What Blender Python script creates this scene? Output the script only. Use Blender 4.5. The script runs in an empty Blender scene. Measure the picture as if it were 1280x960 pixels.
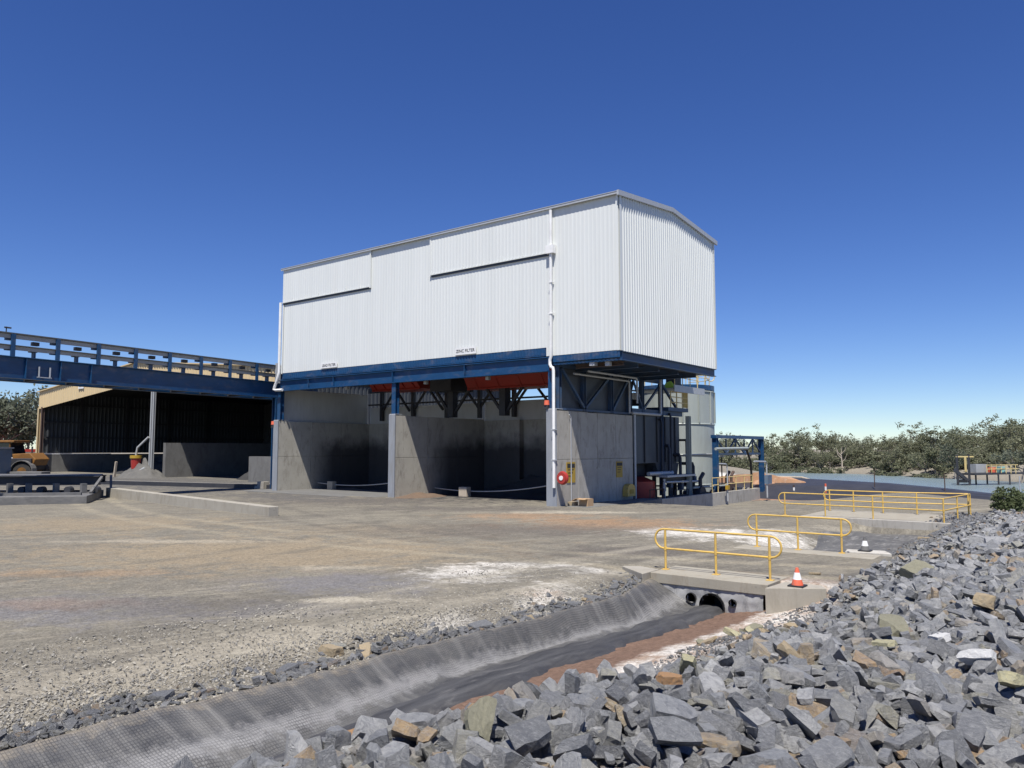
import bpy, bmesh, math, random
import numpy as np
from mathutils import Vector, Matrix, noise as mnoise
rnd = random.Random(11)
SC = bpy.context.scene
COL = SC.collection
R = math.radians

# ------------------------------------------------------------------ camera, sky, sun
# World axes follow the filter building: +X runs along its front, +Y goes behind it, z = 0 is the yard.
YAW = R(37.8)
CAMP = Vector((23.33, -33.67, 3.06))
PITCH = math.atan(80 / 963)
cam = bpy.data.cameras.new('camera')
cam.sensor_fit = 'HORIZONTAL'
cam.sensor_width = 36.0
cam.lens = 36.0 * 963 / 1280
cam.clip_start = 0.1
cam.clip_end = 4000
camo = bpy.data.objects.new('camera', cam)
camo.location = CAMP
camo.rotation_euler = (math.pi / 2 + PITCH, 0, YAW)
COL.objects.link(camo)
SC.camera = camo

SUNV = Vector((0.24, -0.44, 1.0)).normalized()      # direction towards the sun
elev = math.asin(SUNV.z)
azim = math.atan2(SUNV.x, SUNV.y)
w = bpy.data.worlds.new('World')
SC.world = w
w.use_nodes = True
nt = w.node_tree
nt.nodes.clear()
sky = nt.nodes.new('ShaderNodeTexSky')
sky.sky_type = 'NISHITA'
sky.sun_disc = False
sky.sun_elevation = elev
sky.sun_rotation = azim
sky.altitude = 300
sky.air_density = 0.85
sky.dust_density = 0.0
sky.ozone_density = 6.0
bg = nt.nodes.new('ShaderNodeBackground')
bg.inputs['Strength'].default_value = 0.086
wo = nt.nodes.new('ShaderNodeOutputWorld')
hs = nt.nodes.new('ShaderNodeHueSaturation')
hs.inputs['Hue'].default_value = 0.516
hs.inputs['Saturation'].default_value = 1.18
nt.links.new(sky.outputs[0], hs.inputs['Color'])
nt.links.new(hs.outputs[0], bg.inputs[0])
nt.links.new(bg.outputs[0], wo.inputs[0])
sl = bpy.data.lights.new('sun', 'SUN')
sl.energy = 4.8
sl.angle = R(0.5)
sl.color = (1.0, 0.955, 0.89)
so = bpy.data.objects.new('sun', sl)
so.rotation_euler = SUNV.to_track_quat('Z', 'Y').to_euler()
so.location = (0, 0, 60)
COL.objects.link(so)
SC.view_settings.view_transform = 'Standard'
SC.view_settings.look = 'None'
SC.view_settings.exposure = 0.5
SC.view_settings.gamma = 1.0
SC.cycles.max_bounces = 6

CY, SY = math.cos(YAW), math.sin(YAW)
def cw(x, d, z=0.0):
    """x metres to the right and d metres ahead of where the photographer stands -> world"""
    return Vector((CAMP.x + x * CY - d * SY, CAMP.y + x * SY + d * CY, z))

# ------------------------------------------------------------------ materials
def N(nt, t, **kw):
    n = nt.nodes.new(t)
    for k, v in kw.items():
        if k.startswith('i_'):
            n.inputs[int(k[2:])].default_value = v
        else:
            setattr(n, k, v)
    return n
def c4(c): return (c[0], c[1], c[2], 1.0)
def mixc(nt, fac, a, b, blend='MIX'):
    m = nt.nodes.new('ShaderNodeMix'); m.data_type = 'RGBA'; m.blend_type = blend
    for s, v in ((0, fac), (6, a), (7, b)):
        if hasattr(v, 'is_linked') or isinstance(v, bpy.types.NodeSocket): nt.links.new(v, m.inputs[s])
        elif s == 0: m.inputs[0].default_value = v
        else: m.inputs[s].default_value = c4(v)
    return m.outputs[2]
def noise(nt, vec, scale, detail=4, rough=0.6, dist=0.0):
    n = nt.nodes.new('ShaderNodeTexNoise')
    n.inputs['Scale'].default_value = scale; n.inputs['Detail'].default_value = detail
    n.inputs['Roughness'].default_value = rough; n.inputs['Distortion'].default_value = dist
    if vec is not None: nt.links.new(vec, n.inputs['Vector'])
    return n.outputs['Fac']
def ramp(nt, fac, a, b, lo=0.0, hi=1.0):
    m = nt.nodes.new('ShaderNodeMapRange'); m.clamp = True
    m.inputs[1].default_value = a; m.inputs[2].default_value = b
    m.inputs[3].default_value = lo; m.inputs[4].default_value = hi
    nt.links.new(fac, m.inputs[0]); return m.outputs[0]
def math_(nt, op, a, b=0.0):
    m = nt.nodes.new('ShaderNodeMath'); m.operation = op
    for i, v in enumerate((a, b)):
        if isinstance(v, bpy.types.NodeSocket): nt.links.new(v, m.inputs[i])
        else: m.inputs[i].default_value = v
    return m.outputs[0]
def newmat(name):
    m = bpy.data.materials.new(name); m.use_nodes = True
    nt = m.node_tree; b = nt.nodes['Principled BSDF']
    return m, nt, b
def bump(nt, b, h, strength=0.3, dist=0.02):
    n = nt.nodes.new('ShaderNodeBump'); n.inputs['Strength'].default_value = strength
    n.inputs['Distance'].default_value = dist
    nt.links.new(h, n.inputs['Height']); nt.links.new(n.outputs[0], b.inputs['Normal'])
def pos(nt):
    return nt.nodes.new('ShaderNodeNewGeometry').outputs['Position']
def scl(nt, vec, s):
    m = nt.nodes.new('ShaderNodeVectorMath'); m.operation = 'MULTIPLY'
    nt.links.new(vec, m.inputs[0]); m.inputs[1].default_value = s; return m.outputs[0]

def mat(name, col, col2=None, scale=1.0, rough=0.6, metal=0.0, bmp=0.0, bscale=None, stretch=None, spec=0.4, dirt=None, dscale=0.6, damt=0.5):
    """painted / plain surface: two tones mixed by noise, optional dirt colour in streaks, fine bump"""
    m, nt, b = newmat(name)
    p = pos(nt)
    if stretch: p = scl(nt, p, stretch)
    f = noise(nt, p, scale, 6, 0.65)
    c2 = col2 or tuple(x * 0.82 for x in col)
    out = mixc(nt, ramp(nt, f, 0.3, 0.7), col, c2)
    if dirt:
        g = noise(nt, p, dscale, 8, 0.7, 0.4)
        out = mixc(nt, ramp(nt, g, 0.52, 0.72, 0, damt), out, dirt)
    nt.links.new(out, b.inputs['Base Color'])
    b.inputs['Roughness'].default_value = rough; b.inputs['Metallic'].default_value = metal
    b.inputs['Specular IOR Level'].default_value = spec
    if bmp:
        bump(nt, b, noise(nt, pos(nt), bscale or scale * 8, 5, 0.7), bmp, 0.01)
    return m

M = {}
M['white'] = mat('white_sheet', (0.68, 0.70, 0.675), (0.63, 0.65, 0.625), 0.8, 0.42, stretch=(1.6, 1.6, 0.12), dirt=(0.62, 0.60, 0.55), dscale=1.5, damt=0.28)
M['whitepipe'] = mat('white_pvc', (0.82, 0.82, 0.80), None, 2, 0.35)
M['galv'] = mat('galvanised', (0.46, 0.475, 0.49), (0.38, 0.395, 0.41), 6, 0.5, 0.2)
M['pillar'] = mat('grey_plate', (0.29, 0.31, 0.335), (0.22, 0.235, 0.26), 2.5, 0.55, stretch=(1, 1, 0.25), dirt=(0.2, 0.18, 0.15), damt=0.6)
M['blue'] = mat('blue_paint', (0.011, 0.062, 0.16), (0.009, 0.045, 0.115), 1.2, 0.38, dirt=(0.14, 0.13, 0.14), dscale=0.8, damt=0.55, stretch=(1, 1, 2))
M['bluedull'] = mat('blue_paint_dusty', (0.03, 0.075, 0.16), (0.045, 0.06, 0.09), 1.2, 0.5, dirt=(0.1, 0.095, 0.09), damt=0.6)
M['darksteel'] = mat('dark_steel', (0.028, 0.03, 0.036), (0.045, 0.045, 0.05), 2, 0.55)
M['palesheet'] = mat('pale_inner_sheet', (0.52, 0.53, 0.52), (0.44, 0.45, 0.44), 1.0, 0.6, stretch=(1, 1, 0.3), dirt=(0.25, 0.24, 0.22), damt=0.4)
M['greysheet'] = mat('grey_sheet', (0.36, 0.37, 0.37), (0.29, 0.30, 0.30), 1.0, 0.55, stretch=(1, 1, 0.3), dirt=(0.15, 0.14, 0.13), damt=0.4)
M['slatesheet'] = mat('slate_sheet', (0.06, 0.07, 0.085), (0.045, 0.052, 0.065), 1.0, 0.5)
M['red'] = mat('red_paint', (0.32, 0.024, 0.012), (0.24, 0.02, 0.012), 1.0, 0.45, dirt=(0.1, 0.04, 0.03), damt=0.5)
M['redbright'] = mat('red_plastic', (0.38, 0.035, 0.025), (0.30, 0.035, 0.03), 2.0, 0.4)
M['orange'] = mat('orange_plastic', (0.75, 0.13, 0.06), (0.6, 0.14, 0.08), 5.0, 0.5, dirt=(0.3, 0.2, 0.15), dscale=8, damt=0.6)
M['yellow'] = mat('yellow_paint', (0.66, 0.43, 0.09), (0.54, 0.37, 0.11), 4.0, 0.5, dirt=(0.3, 0.22, 0.13), dscale=7, damt=0.75)
M['paleyellow'] = mat('faded_yellow_paint', (0.66, 0.50, 0.20), (0.52, 0.42, 0.2), 3.0, 0.5)
M['machyellow'] = mat('machine_yellow', (0.26, 0.12, 0.025), (0.15, 0.075, 0.025), 1.5, 0.5, dirt=(0.1, 0.06, 0.03), damt=0.8)
M['tan'] = mat('tan_sheet', (0.60, 0.47, 0.27), (0.54, 0.42, 0.24), 1.0, 0.5, stretch=(1, 1, 0.2))
M['tankgrey'] = mat('tank_grey', (0.36, 0.39, 0.365), (0.30, 0.33, 0.305), 0.7, 0.4, stretch=(1, 1, 0.25), dirt=(0.2, 0.2, 0.18), damt=0.5)
M['rubber'] = mat('tyre_rubber', (0.03, 0.03, 0.03), (0.06, 0.055, 0.05), 3, 0.9, bmp=0.4)
M['black'] = mat('black_poly', (0.018, 0.018, 0.02), (0.03, 0.03, 0.03), 2, 0.55)
M['glass'] = mat('dark_glass', (0.02, 0.025, 0.03), None, 1, 0.1, spec=0.6)
M['rust'] = mat('rusty_steel', (0.10, 0.06, 0.045), (0.06, 0.045, 0.04), 4, 0.8)
M['rope'] = mat('pale_rope', (0.5, 0.48, 0.44), None, 10, 0.8)
M['timber'] = mat('dark_timber', (0.075, 0.05, 0.035), (0.04, 0.03, 0.025), 6, 0.85, bmp=0.5)
M['card'] = mat('cardboard', (0.45, 0.30, 0.17), (0.38, 0.26, 0.15), 5, 0.85)
M['bone'] = mat('pale_timber', (0.5, 0.43, 0.33), (0.38, 0.32, 0.25), 5, 0.8)
M['lime'] = mat('lime_cloth', (0.45, 0.62, 0.06), None, 4, 0.7)
M['conveyorbelt'] = mat('belt_rubber', (0.07, 0.07, 0.07), (0.10, 0.10, 0.095), 2, 0.8)
M['skid'] = mat('weathered_steel', (0.17, 0.165, 0.155), (0.10, 0.10, 0.10), 1.5, 0.65, stretch=(1, 1, 3), dirt=(0.06, 0.06, 0.06), damt=0.7)
M['bluebin'] = mat('blue_grey_bin', (0.10, 0.16, 0.24), (0.15, 0.19, 0.24), 2, 0.5, dirt=(0.06, 0.06, 0.07), damt=0.5)
M['signblack'] = mat('sign_black', (0.03, 0.03, 0.03), None, 1, 0.6)
M['signwhite'] = mat('sign_white', (0.80, 0.80, 0.78), None, 1, 0.45)
M['signyellow'] = mat('sign_yellow', (0.42, 0.27, 0.03), None, 3, 0.5)

def concrete(name, base, dark, stain, salt=0.0, topz=None):
    m, nt, b = newmat(name)
    p = pos(nt)
    ps = scl(nt, p, (1, 1, 0.35))
    f1 = noise(nt, p, 0.9, 8, 0.65); f2 = noise(nt, ps, 2.2, 8, 0.75, 0.6); f3 = noise(nt, p, 22, 5, 0.7)
    out = mixc(nt, ramp(nt, f1, 0.32, 0.68), base, dark)
    out = mixc(nt, ramp(nt, f2, 0.5, 0.68, 0, 0.9), out, stain)
    v = nt.nodes.new('ShaderNodeTexVoronoi'); v.inputs['Scale'].default_value = 2.6; nt.links.new(p, v.inputs['Vector'])
    sp = ramp(nt, v.outputs['Distance'], 0.05, 0.12, 0.5, 0)
    out = mixc(nt, sp, out, tuple(x * 0.6 for x in dark))
    out = mixc(nt, ramp(nt, f3, 0.35, 0.65, 0, 0.22), out, tuple(x * 0.7 for x in base))
    if topz is not None:   # concentrate splash, spread up and inward to paint in bay shade, ragged upper edge
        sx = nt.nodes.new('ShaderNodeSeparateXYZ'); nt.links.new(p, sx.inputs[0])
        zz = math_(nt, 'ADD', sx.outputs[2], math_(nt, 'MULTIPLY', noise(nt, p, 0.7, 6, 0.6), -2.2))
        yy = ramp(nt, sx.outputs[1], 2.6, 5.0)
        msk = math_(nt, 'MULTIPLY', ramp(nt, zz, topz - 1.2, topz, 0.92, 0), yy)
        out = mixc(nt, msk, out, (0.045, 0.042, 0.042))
    nt.links.new(out, b.inputs['Base Color'])
    b.inputs['Roughness'].default_value = 0.85
    bump(nt, b, math_(nt, 'ADD', f3, noise(nt, p, 70, 3, 0.6)), 0.35, 0.01)
    return m
M['conc'] = concrete('wall_concrete', (0.42, 0.40, 0.355), (0.34, 0.32, 0.28), (0.20, 0.18, 0.15))
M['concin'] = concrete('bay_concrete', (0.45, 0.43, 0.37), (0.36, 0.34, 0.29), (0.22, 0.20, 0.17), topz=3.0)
M['conclight'] = concrete('kerb_concrete', (0.36, 0.335, 0.28), (0.31, 0.285, 0.235), (0.24, 0.215, 0.17))
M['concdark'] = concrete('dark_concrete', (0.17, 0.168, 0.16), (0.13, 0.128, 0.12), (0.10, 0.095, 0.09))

def ground_material():
    m, nt, b = newmat('yard_ground')
    p = pos(nt)
    flat = scl(nt, p, (1, 1, 0))
    big = noise(nt, flat, 0.22, 7, 0.62, 0.3)
    mid = noise(nt, flat, 1.1, 8, 0.68, 0.4)
    fine = noise(nt, flat, 9, 6, 0.75)
    grit = nt.nodes.new('ShaderNodeTexVoronoi'); grit.inputs['Scale'].default_value = 22; nt.links.new(p, grit.inputs['Vector'])
    grit2 = nt.nodes.new('ShaderNodeTexVoronoi'); grit2.inputs['Scale'].default_value = 9; nt.links.new(p, grit2.inputs['Vector'])
    out = mixc(nt, ramp(nt, big, 0.35, 0.65), (0.20, 0.184, 0.146), (0.15, 0.139, 0.116))
    out = mixc(nt, ramp(nt, mid, 0.42, 0.68, 0, 0.7), out, (0.24, 0.215, 0.168))
    rot = nt.nodes.new('ShaderNodeVectorRotate'); rot.rotation_type = 'Z_AXIS'; nt.links.new(flat, rot.inputs[0]); rot.inputs['Angle'].default_value = R(-68)
    stk = noise(nt, scl(nt, rot.outputs[0], (0.16, 1.3, 0)), 1.0, 7, 0.65, 0.6)
    out = mixc(nt, ramp(nt, stk, 0.5, 0.66, 0, 0.75), out, (0.13, 0.12, 0.10))
    stk2 = noise(nt, scl(nt, rot.outputs[0], (0.22, 2.4, 1)), 1.0, 6, 0.65, 0.4)
    out = mixc(nt, ramp(nt, stk2, 0.54, 0.68, 0, 0.7), out, (0.29, 0.262, 0.205))
    wob = math_(nt, 'MULTIPLY', math_(nt, 'SUBTRACT', noise(nt, flat, 0.75, 9, 0.7, 0.5), 0.5), 3.0)
    wob2 = math_(nt, 'MULTIPLY', math_(nt, 'SUBTRACT', noise(nt, flat, 2.6, 9, 0.75), 0.5), 2.8)
    wob = math_(nt, 'ADD', wob, wob2)
    def ell(cx, cy, rx, ry, ang, amp, lo=0.62):
        a = nt.nodes.new('ShaderNodeVectorMath'); a.operation = 'SUBTRACT'
        nt.links.new(flat, a.inputs[0]); a.inputs[1].default_value = (cx, cy, 0)
        r = nt.nodes.new('ShaderNodeVectorRotate'); r.rotation_type = 'Z_AXIS'; nt.links.new(a.outputs[0], r.inputs[0]); r.inputs['Angle'].default_value = -ang
        s = scl(nt, r.outputs[0], (1 / rx, 1 / ry, 0))
        l = nt.nodes.new('ShaderNodeVectorMath'); l.operation = 'LENGTH'; nt.links.new(s, l.inputs[0])
        d = math_(nt, 'ADD', l.outputs['Value'], wob)
        return ramp(nt, d, 1.15, lo * 0.6, 0, amp)
    C = dict(white=(0.60, 0.575, 0.52), lilac=(0.165, 0.16, 0.163), tan=(0.265, 0.215, 0.145), orange=(0.34, 0.20, 0.105),
             pale=(0.37, 0.335, 0.265), dark=(0.12, 0.108, 0.095), black=(0.055, 0.054, 0.055), brown=(0.17, 0.105, 0.075))
    patches = [('tan', 3.4, -19.9, 7.9, 4.5, .8), ('tan', -9.2, -19.1, 5.6, 4.0, .7), ('tan', 2, -13, 6, 2.5, .5), ('lilac', 7.0, -27.3, 3.6, 1.5, .75), ('lilac', 10.5, -24.6, 1.4, .9, .5), ('lilac', 9.3, -21.9, 2.4, 1.6, .8),
               ('orange', 6.8, -27.0, 1.5, .6, .3), ('orange', 3.4, -25.0, 2.5, .8, .3), ('dark', 8.6, -25.6, 2.6, .9, .5), ('orange', 7.1, -6.4, 4.2, 2.8, .75), ('orange', 2.3, -5.4, 3.7, 1.8, .6), ('orange', 13.7, -20.1, .6, .55, .7),
               ('dark', 5.3, -10.5, 6.1, 2.6, .75), ('dark', 12.2, -13.1, 3.4, 1.4, .8), ('dark', -10.8, -3.0, 9.1, 4.0, .9), ('dark', -3, -4, 6, 2.0, .8),
               ('pale', 2.9, -2.6, 3.6, .8, .8), ('pale', 10.9, -23.3, 1.2, .3, .9), ('pale', 7.4, -20.6, 1.5, .4, .5), ('pale', -1.5, -20.5, 4.5, .5, .5),
               ('white', 10.7, -19.1, 1.5, 1.5, .85), ('white', 14.3, -20.6, .85, 1.9, .9), ('white', 14.1, -23.6, .45, 1.6, .8), ('white', 11.5, -7.4, 2.4, 2.0, .95), ('white', 13.9, -6.6, 1.9, 2.9, .95),
               ('white', 11.2, -17.0, 1.6, .7, .8), ('white', 12.9, -17.0, .8, .5, .8), ('pale', 12.4, -27.9, 1.0, 3.6, .55), ('pale', 13.0, -24.5, .7, 3.2, .4)]
    for k, cx, cy, rx, ry, amp in patches:
        ang = R(90) if (k == 'pale' and ry > 3) else YAW
        if ang != YAW: rx, ry = ry, rx
        e_ = ell(cx, cy, rx, ry, ang, amp * (.75 if k == 'orange' else 1))
        if k == 'white': e_ = math_(nt, 'MULTIPLY', e_, ramp(nt, math_(nt, 'ADD', math_(nt, 'MULTIPLY', mid, .6), math_(nt, 'MULTIPLY', fine, .5)), 0.46, 0.62, .25, 1))
        out = mixc(nt, e_, out, C[k])
    # wheel tracks of the trucks that turn in the yard
    for cx, cy, rad_, col_, amp in ((8, 30, 43.2, (0.12, 0.11, 0.095), .6), (8, 30, 45.1, (0.12, 0.11, 0.095), .6), (112, -25, 99.0, (0.34, 0.31, 0.245), .55), (112, -25, 100.9, (0.34, 0.31, 0.245), .55),
                                    (-30, -27, 33.0, (0.14, 0.128, 0.105), .5), (-30, -27, 34.9, (0.14, 0.128, 0.105), .5), (-2, 42, 58.0, (0.33, 0.29, 0.21), .5), (-2, 42, 59.9, (0.33, 0.29, 0.21), .5), (20, 20, 36.0, (0.13, 0.12, 0.10), .45), (20, 20, 37.9, (0.13, 0.12, 0.10), .45)):
        a = nt.nodes.new('ShaderNodeVectorMath'); a.operation = 'DISTANCE'; nt.links.new(flat, a.inputs[0]); a.inputs[1].default_value = (cx, cy, 0)
        d_ = math_(nt, 'ABSOLUTE', math_(nt, 'SUBTRACT', a.outputs['Value'], rad_))
        d_ = math_(nt, 'ADD', d_, math_(nt, 'MULTIPLY', wob, .10))
        out = mixc(nt, math_(nt, 'MULTIPLY', ramp(nt, d_, .42, .12, 0, amp), ramp(nt, stk, .38, .55)), out, col_)
    sx = nt.nodes.new('ShaderNodeSeparateXYZ'); nt.links.new(p, sx.inputs[0])
    X, Yc, Zc = sx.outputs
    # black concentrate tracked over the aprons in front of the bays and the shed
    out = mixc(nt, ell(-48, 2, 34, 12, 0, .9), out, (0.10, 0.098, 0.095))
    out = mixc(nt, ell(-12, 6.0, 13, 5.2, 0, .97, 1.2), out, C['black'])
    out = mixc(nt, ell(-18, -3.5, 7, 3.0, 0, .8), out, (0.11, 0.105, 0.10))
    # brown grit and salt on the bank between the drain and the boulders
    nX = math_(nt, 'ADD', X, math_(nt, 'MULTIPLY', wob, 0.28))
    band = math_(nt, 'MULTIPLY', ramp(nt, nX, 15.6, 15.9), ramp(nt, Yc, -14.6, -15.6))
    out = mixc(nt, math_(nt, 'MULTIPLY', band, 0.9), out, C['brown'])
    band = math_(nt, 'MULTIPLY', ramp(nt, nX, 16.95, 17.2, 0, 1), ramp(nt, Yc, -14.6, -15.6))
    saltm = mixc(nt, ramp(nt, math_(nt, 'ADD', mid, math_(nt, 'MULTIPLY', fine, .6)), 0.7, 0.92), (0.33, 0.25, 0.19), C['white'])
    out = mixc(nt, band, out, saltm)
    band = math_(nt, 'MULTIPLY', ramp(nt, nX, 18.1, 18.7), ramp(nt, Yc, 12, 9))
    out = mixc(nt, band, out, (0.10, 0.10, 0.10))
    # salt and dark silt of the far drain
    band = math_(nt, 'MULTIPLY', math_(nt, 'MULTIPLY', ramp(nt, nX, 14.6, 15.2), ramp(nt, nX, 18.0, 17.3)), math_(nt, 'MULTIPLY', ramp(nt, Yc, -9.9, -9.5), ramp(nt, Yc, 2.2, 1.2)))
    out = mixc(nt, math_(nt, 'MULTIPLY', band, 0.9), out, (0.085, 0.082, 0.078))
    # pond shores
    far = ramp(nt, Yc, 34, 48)
    out = mixc(nt, math_(nt, 'MULTIPLY', far, 0.85), out, (0.25, 0.225, 0.18))
    wet = math_(nt, 'MULTIPLY', ramp(nt, Zc, -0.75, -0.25, 1, 0), far)
    out = mixc(nt, math_(nt, 'MULTIPLY', wet, .6), out, (0.15, 0.14, 0.12))
    out = mixc(nt, ell(-3, 33, 3.5, 8, 0, .9), out, C['white'])
    out = mixc(nt, ell(0, 26, 5, 2.5, 0, .9), out, (0.38, 0.20, 0.12))
    # grain
    g = ramp(nt, grit.outputs['Color'], 0, 1)
    sep = nt.nodes.new('ShaderNodeSeparateColor'); nt.links.new(grit.outputs['Color'], sep.inputs[0])
    dfar = nt.nodes.new('ShaderNodeMapRange')
    hsv = nt.nodes.new('ShaderNodeHueSaturation'); nt.links.new(out, hsv.inputs['Color'])
    val = math_(nt, 'ADD', ramp(nt, sep.outputs[0], 0, 1, 0.84, 1.12), ramp(nt, fine, 0.3, 0.7, -0.2, 0.2))
    sep2 = nt.nodes.new('ShaderNodeSeparateColor'); nt.links.new(grit2.outputs['Color'], sep2.inputs[0])
    val = math_(nt, 'ADD', val, ramp(nt, sep2.outputs[1], 0, 1, -0.08, 0.1))
    nt.links.new(val, hsv.inputs['Value'])
    nt.links.new(hsv.outputs[0], b.inputs['Base Color'])
    b.inputs['Roughness'].default_value = 0.95; b.inputs['Specular IOR Level'].default_value = 0.15
    h = math_(nt, 'ADD', math_(nt, 'MULTIPLY', grit.outputs['Distance'], -0.6), math_(nt, 'MULTIPLY', fine, 1.3))
    h = math_(nt, 'ADD', h, math_(nt, 'MULTIPLY', mid, 2.0))
    bump(nt, b, h, 0.8, 0.03)
    return m
M['ground'] = ground_material()

def liner_material():
    m, nt, b = newmat('drain_liner_mesh')
    p = pos(nt)
    f = noise(nt, scl(nt, p, (2.0, 0.5, 1)), 1.2, 7, 0.65, 0.3); f2 = noise(nt, p, 5, 8, 0.75)
    out = mixc(nt, ramp(nt, f, 0.3, 0.65), (0.05, 0.051, 0.053), (0.115, 0.113, 0.106))
    fs_ = noise(nt, scl(nt, p, (0.15, 3.2, 0.15)), 1.0, 5, 0.6)
    out = mixc(nt, ramp(nt, fs_, 0.5, 0.68, 0, 0.8), out, (0.21, 0.206, 0.19))
    out = mixc(nt, ramp(nt, f2, 0.45, 0.75, 0, 0.6), out, (0.19, 0.18, 0.16))
    sx = nt.nodes.new('ShaderNodeSeparateXYZ'); nt.links.new(p, sx.inputs[0])
    u = nt.nodes.new('ShaderNodeUVMap'); su = nt.nodes.new('ShaderNodeSeparateXYZ'); nt.links.new(u.outputs[0], su.inputs[0])
    # dried salt along the foot of the slope
    v = math_(nt, 'ADD', su.outputs[1], math_(nt, 'MULTIPLY', math_(nt, 'SUBTRACT', f2, 0.5), 0.5))
    salt = math_(nt, 'MULTIPLY', ramp(nt, v, 0.42, 0.58), ramp(nt, v, 0.72, 0.62))
    out = mixc(nt, math_(nt, 'MULTIPLY', salt, 0.8), out, (0.29, 0.286, 0.275))
    edge = ramp(nt, v, 0.20, 0.03)
    out = mixc(nt, math_(nt, 'MULTIPLY', edge, 0.85), out, (0.34, 0.29, 0.21))
    # strands of the geogrid, about 5 cm apart
    du = math_(nt, 'ABSOLUTE', math_(nt, 'SUBTRACT', math_(nt, 'FRACT', math_(nt, 'MULTIPLY', math_(nt, 'ADD', su.outputs[0], math_(nt, 'MULTIPLY', f2, .05)), 27.0)), 0.5))
    dv = math_(nt, 'ABSOLUTE', math_(nt, 'SUBTRACT', math_(nt, 'FRACT', math_(nt, 'MULTIPLY', math_(nt, 'ADD', su.outputs[1], math_(nt, 'MULTIPLY', f2, .03)), 36.0)), 0.5))
    strand = math_(nt, 'MAXIMUM', ramp(nt, du, 0.34, 0.42), ramp(nt, dv, 0.34, 0.42))
    out = mixc(nt, math_(nt, 'MULTIPLY', strand, ramp(nt, noise(nt, p, 1.7, 6, 0.7, 0.6), 0.38, 0.6, 0.12, 0.6)), out, (0.03, 0.03, 0.03))
    nt.links.new(out, b.inputs['Base Color'])
    b.inputs['Roughness'].default_value = 0.5
    bump(nt, b, math_(nt, 'ADD', strand, math_(nt, 'MULTIPLY', f2, 2.5)), 0.6, 0.015)
    return m
M['liner'] = liner_material()

def silt_material():
    m, nt, b = newmat('black_liner_floor')
    p = pos(nt)
    f = noise(nt, scl(nt, p, (3, 0.35, 1)), 2.0, 8, 0.7, 0.2); f2 = noise(nt, p, 9, 6, 0.7)
    out = mixc(nt, ramp(nt, f, 0.35, 0.7), (0.028, 0.028, 0.03), (0.08, 0.08, 0.08))
    f5 = noise(nt, scl(nt, p, (1.6, 0.5, 1)), 1.3, 8, 0.72, 0.8)
    out = mixc(nt, ramp(nt, f5, 0.56, 0.68, 0, 0.75), out, (0.17, 0.165, 0.155))
    out = mixc(nt, ramp(nt, f2, 0.6, 0.8, 0, 0.5), out, (0.14, 0.14, 0.14))
    nt.links.new(out, b.inputs['Base Color']); b.inputs['Roughness'].default_value = 0.6
    bump(nt, b, math_(nt, 'ADD', f, f2), 0.4, 0.03)
    return m
M['silt'] = silt_material()
M['greysilt'] = mat('grey_silt', (0.13, 0.127, 0.118), (0.07, 0.07, 0.07), 1.6, 0.8, bmp=0.8, stretch=(2, .6, 1), dirt=(0.3, 0.29, 0.27), dscale=1.8, damt=.7)
M['blackbund'] = mat('black_bund_sheet', (0.03, 0.031, 0.036), (0.05, 0.05, 0.055), 0.6, 0.5, stretch=(1, 1, 3))

def rock_material(name, island, k=1.0):
    m, nt, b = newmat(name)
    if island: rv = nt.nodes.new('ShaderNodeNewGeometry').outputs['Random Per Island']
    else: rv = nt.nodes.new('ShaderNodeObjectInfo').outputs['Random']
    tc = nt.nodes.new('ShaderNodeTexCoord'); p = tc.outputs['Object']
    cr = nt.nodes.new('ShaderNodeValToRGB'); nt.links.new(rv, cr.inputs[0])
    e = cr.color_ramp.elements
    stops = [(0, (.11, .115, .125)), (.2, (.30, .31, .325)), (.4, (.17, .177, .19)), (.58, (.43, .435, .44)), (.7, (.22, .226, .238)), (.77, (.30, .29, .235)), (.83, (.33, .337, .345)), (.90, (.36, .29, .19)), (.94, (.36, .24, .13)), (.955, (.17, .177, .19)), (1, (.28, .288, .30))]
    while len(e) < len(stops): e.new(0.5)
    for el, (t, c) in zip(e, stops): el.position = t; el.color = c4((c[0] * k, c[1] * .985 * k, c[2] * .94 * k))
    f = noise(nt, p, 7, 8, 0.7, 0.6); f2 = noise(nt, p, 26, 6, 0.75)
    p = scl(nt, p, (5, 5, 5)) if island else p
    f = noise(nt, p, 3.2, 8, 0.72, 1.0); f2 = noise(nt, scl(nt, p, (1.0, 3.2, 3.2)), 4.5, 8, 0.78, 0.8)
    ps = scl(nt, p, (3, 3, 22)); f3 = noise(nt, ps, 1.5, 5, 0.6)
    out = mixc(nt, ramp(nt, f, 0.42, 0.66, 0, 0.65), cr.outputs[0], (0.105, 0.11, 0.12))
    out = mixc(nt, ramp(nt, f2, 0.5, 0.68, 0, 0.6), out, (0.42, 0.42, 0.41))
    out = mixc(nt, ramp(nt, f3, 0.6, 0.75, 0, 0.2), out, (0.2, 0.18, 0.14))
    vein = math_(nt, 'ABSOLUTE', math_(nt, 'SUBTRACT', noise(nt, p, 2.5, 3, 0.5, 1.2), 0.5))
    out = mixc(nt, ramp(nt, vein, 0.006, 0.002, 0, 0.3), out, (0.45, 0.45, 0.44))
    nt.links.new(out, b.inputs['Base Color'])
    b.inputs['Roughness'].default_value = 0.46; b.inputs['Specular IOR Level'].default_value = 0.5
    bump(nt, b, math_(nt, 'ADD', math_(nt, 'ADD', f2, math_(nt, 'MULTIPLY', f, 2.0)), math_(nt, 'MULTIPLY', f3, 0.15)), 0.75, 0.03)
    return m
M['rock'] = rock_material('slate_rock', False)
M['rockstuff'] = rock_material('slate_rubble', True)
M['rockdark'] = rock_material('dark_slate', False, .5)
M['graveldark'] = rock_material('dark_slate_gravel', True, .5)
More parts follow.
